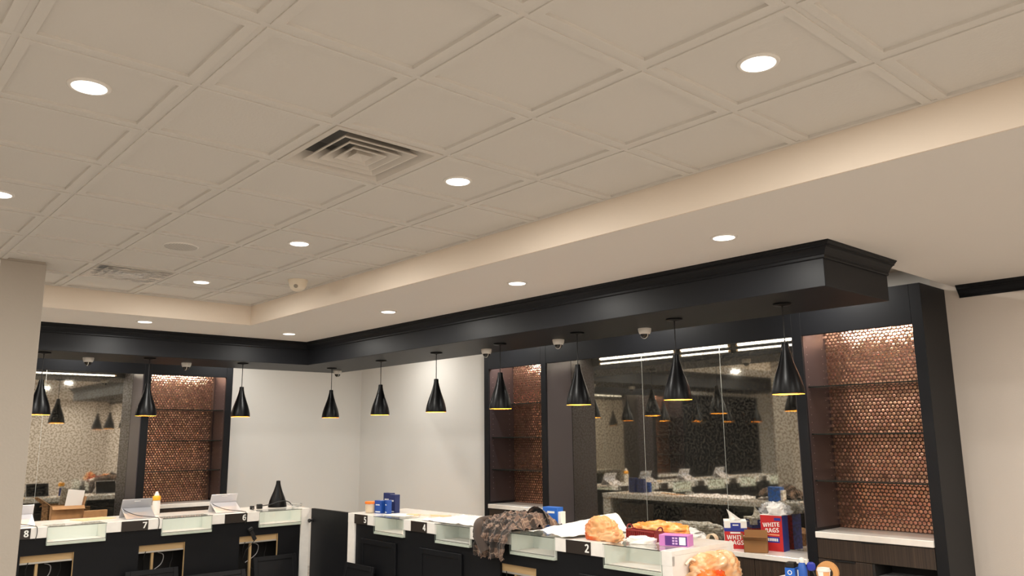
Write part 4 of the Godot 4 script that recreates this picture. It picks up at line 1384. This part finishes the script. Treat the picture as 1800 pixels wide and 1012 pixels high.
	t = thing("paint_brush", "blue handled scraper leaning by the coffee cup", "tool", Vector3(-0.03, dy, -4.49), 0.4)
	s = new_st()
	tube(s, [Vector3(0.04, 0.005, 0.0), Vector3(0.0, 0.1, 0.0)], 0.008)
	put(s, "shaft", M.plastic, t)
	s = new_st()
	crumpled(s, Vector3(-0.01, 0.125, 0), Vector3(0.03, 0.03, 0.012), 50, 0.05, 1.0, 0.0, 20, 14)
	put(s, "head", mat(col(28, 44, 150), 0.4), t)

func shirt():
	var t := thing("plaid_shirt", "brown plaid shirt draped over the long counter's edge at sign 3", "shirt", Vector3(-2.19, CT, -3.45))
	var m := mat(Color(1, 1, 1), 0.9)
	m.albedo_texture = plaid()
	m.uv1_scale = Vector3(1.25, 1.5, 1)
	m.rim_enabled = true
	m.rim = 0.3
	var n := cloth_noise(61, 2.0)
	var n2 := cloth_noise(63, 6.0)
	var path := curve([Vector3(0, 0.03, -0.46), Vector3(0, 0.095, -0.36), Vector3(0, 0.10, -0.2), Vector3(0, 0.05, -0.05), Vector3(0, 0.005, 0.03), Vector3(0, -0.08, 0.045), Vector3(0, -0.2, 0.04)], 6)
	var s := new_st()
	sheet(s, func(u, v):
		var f: float = v * (path.size() - 1)
		var i := mini(int(f), path.size() - 2)
		var p: Vector3 = path[i].lerp(path[i + 1], f - i)
		var w := lerpf(0.25, 0.19, smoothstep(0.5, 1.0, v))
		var x: float = (u - 0.5) * 2.0 * w
		var sk := lerpf(0.0, -0.09, v)
		var fold: float = 0.5 + 0.5 * sin(u * 21.0 + 3.0 * n.get_noise_2d(u * 2.0, v * 2.0) + v * 2.0)
		var hang := smoothstep(0.62, 0.75, v)
		var lump := 0.05 * absf(n.get_noise_2d(x * 4.0 + 7.0, p.z * 4.0)) + 0.02 * n2.get_noise_2d(x * 3.0, v * 3.0)
		var edge := smoothstep(0.0, 0.12, u) * smoothstep(0.0, 0.12, 1.0 - u)
		var q := Vector3(x + sk + 0.02 * n.get_noise_2d(v * 6.0, u), p.y, p.z)
		q.y = lerpf(maxf(0.006, p.y * edge + lump + fold * 0.014), p.y - 0.05 * absf(n.get_noise_1d(u * 5.0)) * smoothstep(0.85, 1.0, v), hang)
		q.z += hang * (fold * 0.035 + lump * 0.4)
		return q, 72, 60)
	put(s, "shirt_body", m, t)
	# collar and dark lining standing up at the back
	s = new_st()
	sheet(s, func(u, v):
		var a := lerpf(0.25, 2.9, u)
		var r := lerpf(0.12, 0.02, v)
		return Vector3(0.1 + cos(a) * r * 1.25, 0.02 + sin(a) * 0.165 * (1.0 - 0.4 * v) + 0.006 * n2.get_noise_2d(u * 4.0, v * 4.0), -0.30 - 0.14 * v), 28, 12)
	put(s, "shirt_collar", m, t)
	s = new_st()
	sheet(s, func(u, v):
		var a := lerpf(0.3, 2.85, u)
		var r := lerpf(0.112, 0.0, v)
		return Vector3(0.1 + cos(a) * r * 1.25, 0.012 + sin(a) * 0.15 * (1.0 - v), -0.325 - 0.01 * v), 20, 8)
	put(s, "dark_lining", mat(col(16, 14, 14), 0.95), t)
	s = new_st()
	tube(s, curve([Vector3(-0.26, 0.06, -0.12), Vector3(-0.29, 0.05, -0.02), Vector3(-0.24, 0.015, 0.05), Vector3(-0.2, -0.06, 0.07), Vector3(-0.12, -0.17, 0.065)]), 0.042, 12)
	put(s, "sleeve", m, t)

func rag_box(label: String, at: Vector3, turn: float, sz: Vector3, lid: bool):
	var t := thing("rag_box", label, "box", at, turn)
	var h := sz / 2
	var red := mat(col(186, 34, 36), 0.5)
	var blu := mat(col(36, 50, 140), 0.5)
	var top := sz.y * (0.62 if lid else 1.0)
	put(boxm(Vector3(-h.x, 0, -h.z), Vector3(h.x, top, h.z), 0.002), "body", red, t)
	if lid:
		put(boxm(Vector3(-h.x, top, -h.z), Vector3(h.x, top + sz.y * 0.12, h.z), 0.001), "blue_band", blu, t)
		put(boxm(Vector3(-h.x, top + sz.y * 0.12, -h.z), Vector3(h.x, sz.y, h.z), 0.002), "white_lid", M.paper, t)
		for sd in 4:
			var B := Basis(Vector3.UP, sd * PI / 2)
			put(boxm(Vector3(-0.045, top + sz.y * 0.12, h.z), Vector3(0.045, sz.y * 0.93, h.z + 0.001), 0.0, Transform3D(B, Vector3.ZERO)), "blue_window", blu, t)
			put(boxm(Vector3(-0.026, sz.y * 0.83, h.z + 0.001), Vector3(0.026, sz.y * 0.87, h.z + 0.0016), 0.0, Transform3D(B, Vector3.ZERO)), "white_bar", M.print, t)
			if sd in [0, 3]:
				put(boxm(Vector3(-0.05, top * 0.88, h.z), Vector3(0.04, top * 0.97, h.z + 0.001), 0.0, Transform3D(B, Vector3.ZERO)), "white_bar", M.print, t)
				for w in [["WHITE", 0.66], ["RAGS", 0.36]]:
					text(w[0], 0.052, B * Vector3(0, top * w[1], h.z + 0.0005), M.print, t, "lettering", B)
		var n := cloth_noise(71, 3.0)
		var s := new_st()
		sheet(s, func(u, v):
			var r: float = 0.06 * (1.0 - v)
			return Vector3(cos(TAU * u) * r - 0.07 * v * v, sz.y + 0.002 + 0.095 * v * v + 0.012 * sin(u * 19.0) * (1.0 - v) * v * 4.0 + 0.012 * (1.0 - v) * absf(n.get_noise_1d(u * 6.0)), -sin(TAU * u) * r), 36, 14)
		put(s, "rag", M.white, t)
	else:
		put(boxm(Vector3(-h.x - 0.001, 0, -h.z + 0.002), Vector3(-h.x, top, h.z - 0.002)), "blue_side", blu, t)
		put(boxm(Vector3(h.x, 0, -h.z + 0.002), Vector3(h.x + 0.001, top, h.z - 0.002)), "blue_side", blu, t)
		put(boxm(Vector3(-h.x, top, -h.z), Vector3(h.x, top + 0.006, h.z), 0.002), "white_top", M.paper, t)
		put(boxm(Vector3(0.03, top * 0.86, h.z), Vector3(0.09, top * 0.94, h.z + 0.001)), "blue_logo", blu, t)
		put(boxm(Vector3(-0.065, top * 0.24, h.z), Vector3(0.07, top * 0.40, h.z + 0.001)), "blue_strip", blu, t)
		put(boxm(Vector3(-0.07, top * 0.44, h.z), Vector3(0.07, top * 0.48, h.z + 0.001)), "tan_bar", mat(col(226, 150, 110), 0.5), t)
		var B := Basis(Vector3.BACK, 0.08)
		text("WHITE", 0.05, Vector3(0, top * 0.74, h.z + 0.001), M.print, t, "lettering", B)
		text("RAGS", 0.052, Vector3(0.005, top * 0.58, h.z + 0.001), M.print, t, "lettering", B)
		var s := new_st()
		for k in 7:
			box(s, Vector3(-0.055 + k * 0.0165, top * 0.28, h.z + 0.001), Vector3(-0.044 + k * 0.0165, top * 0.36, h.z + 0.0016))
		put(s, "white_print", M.print, t)
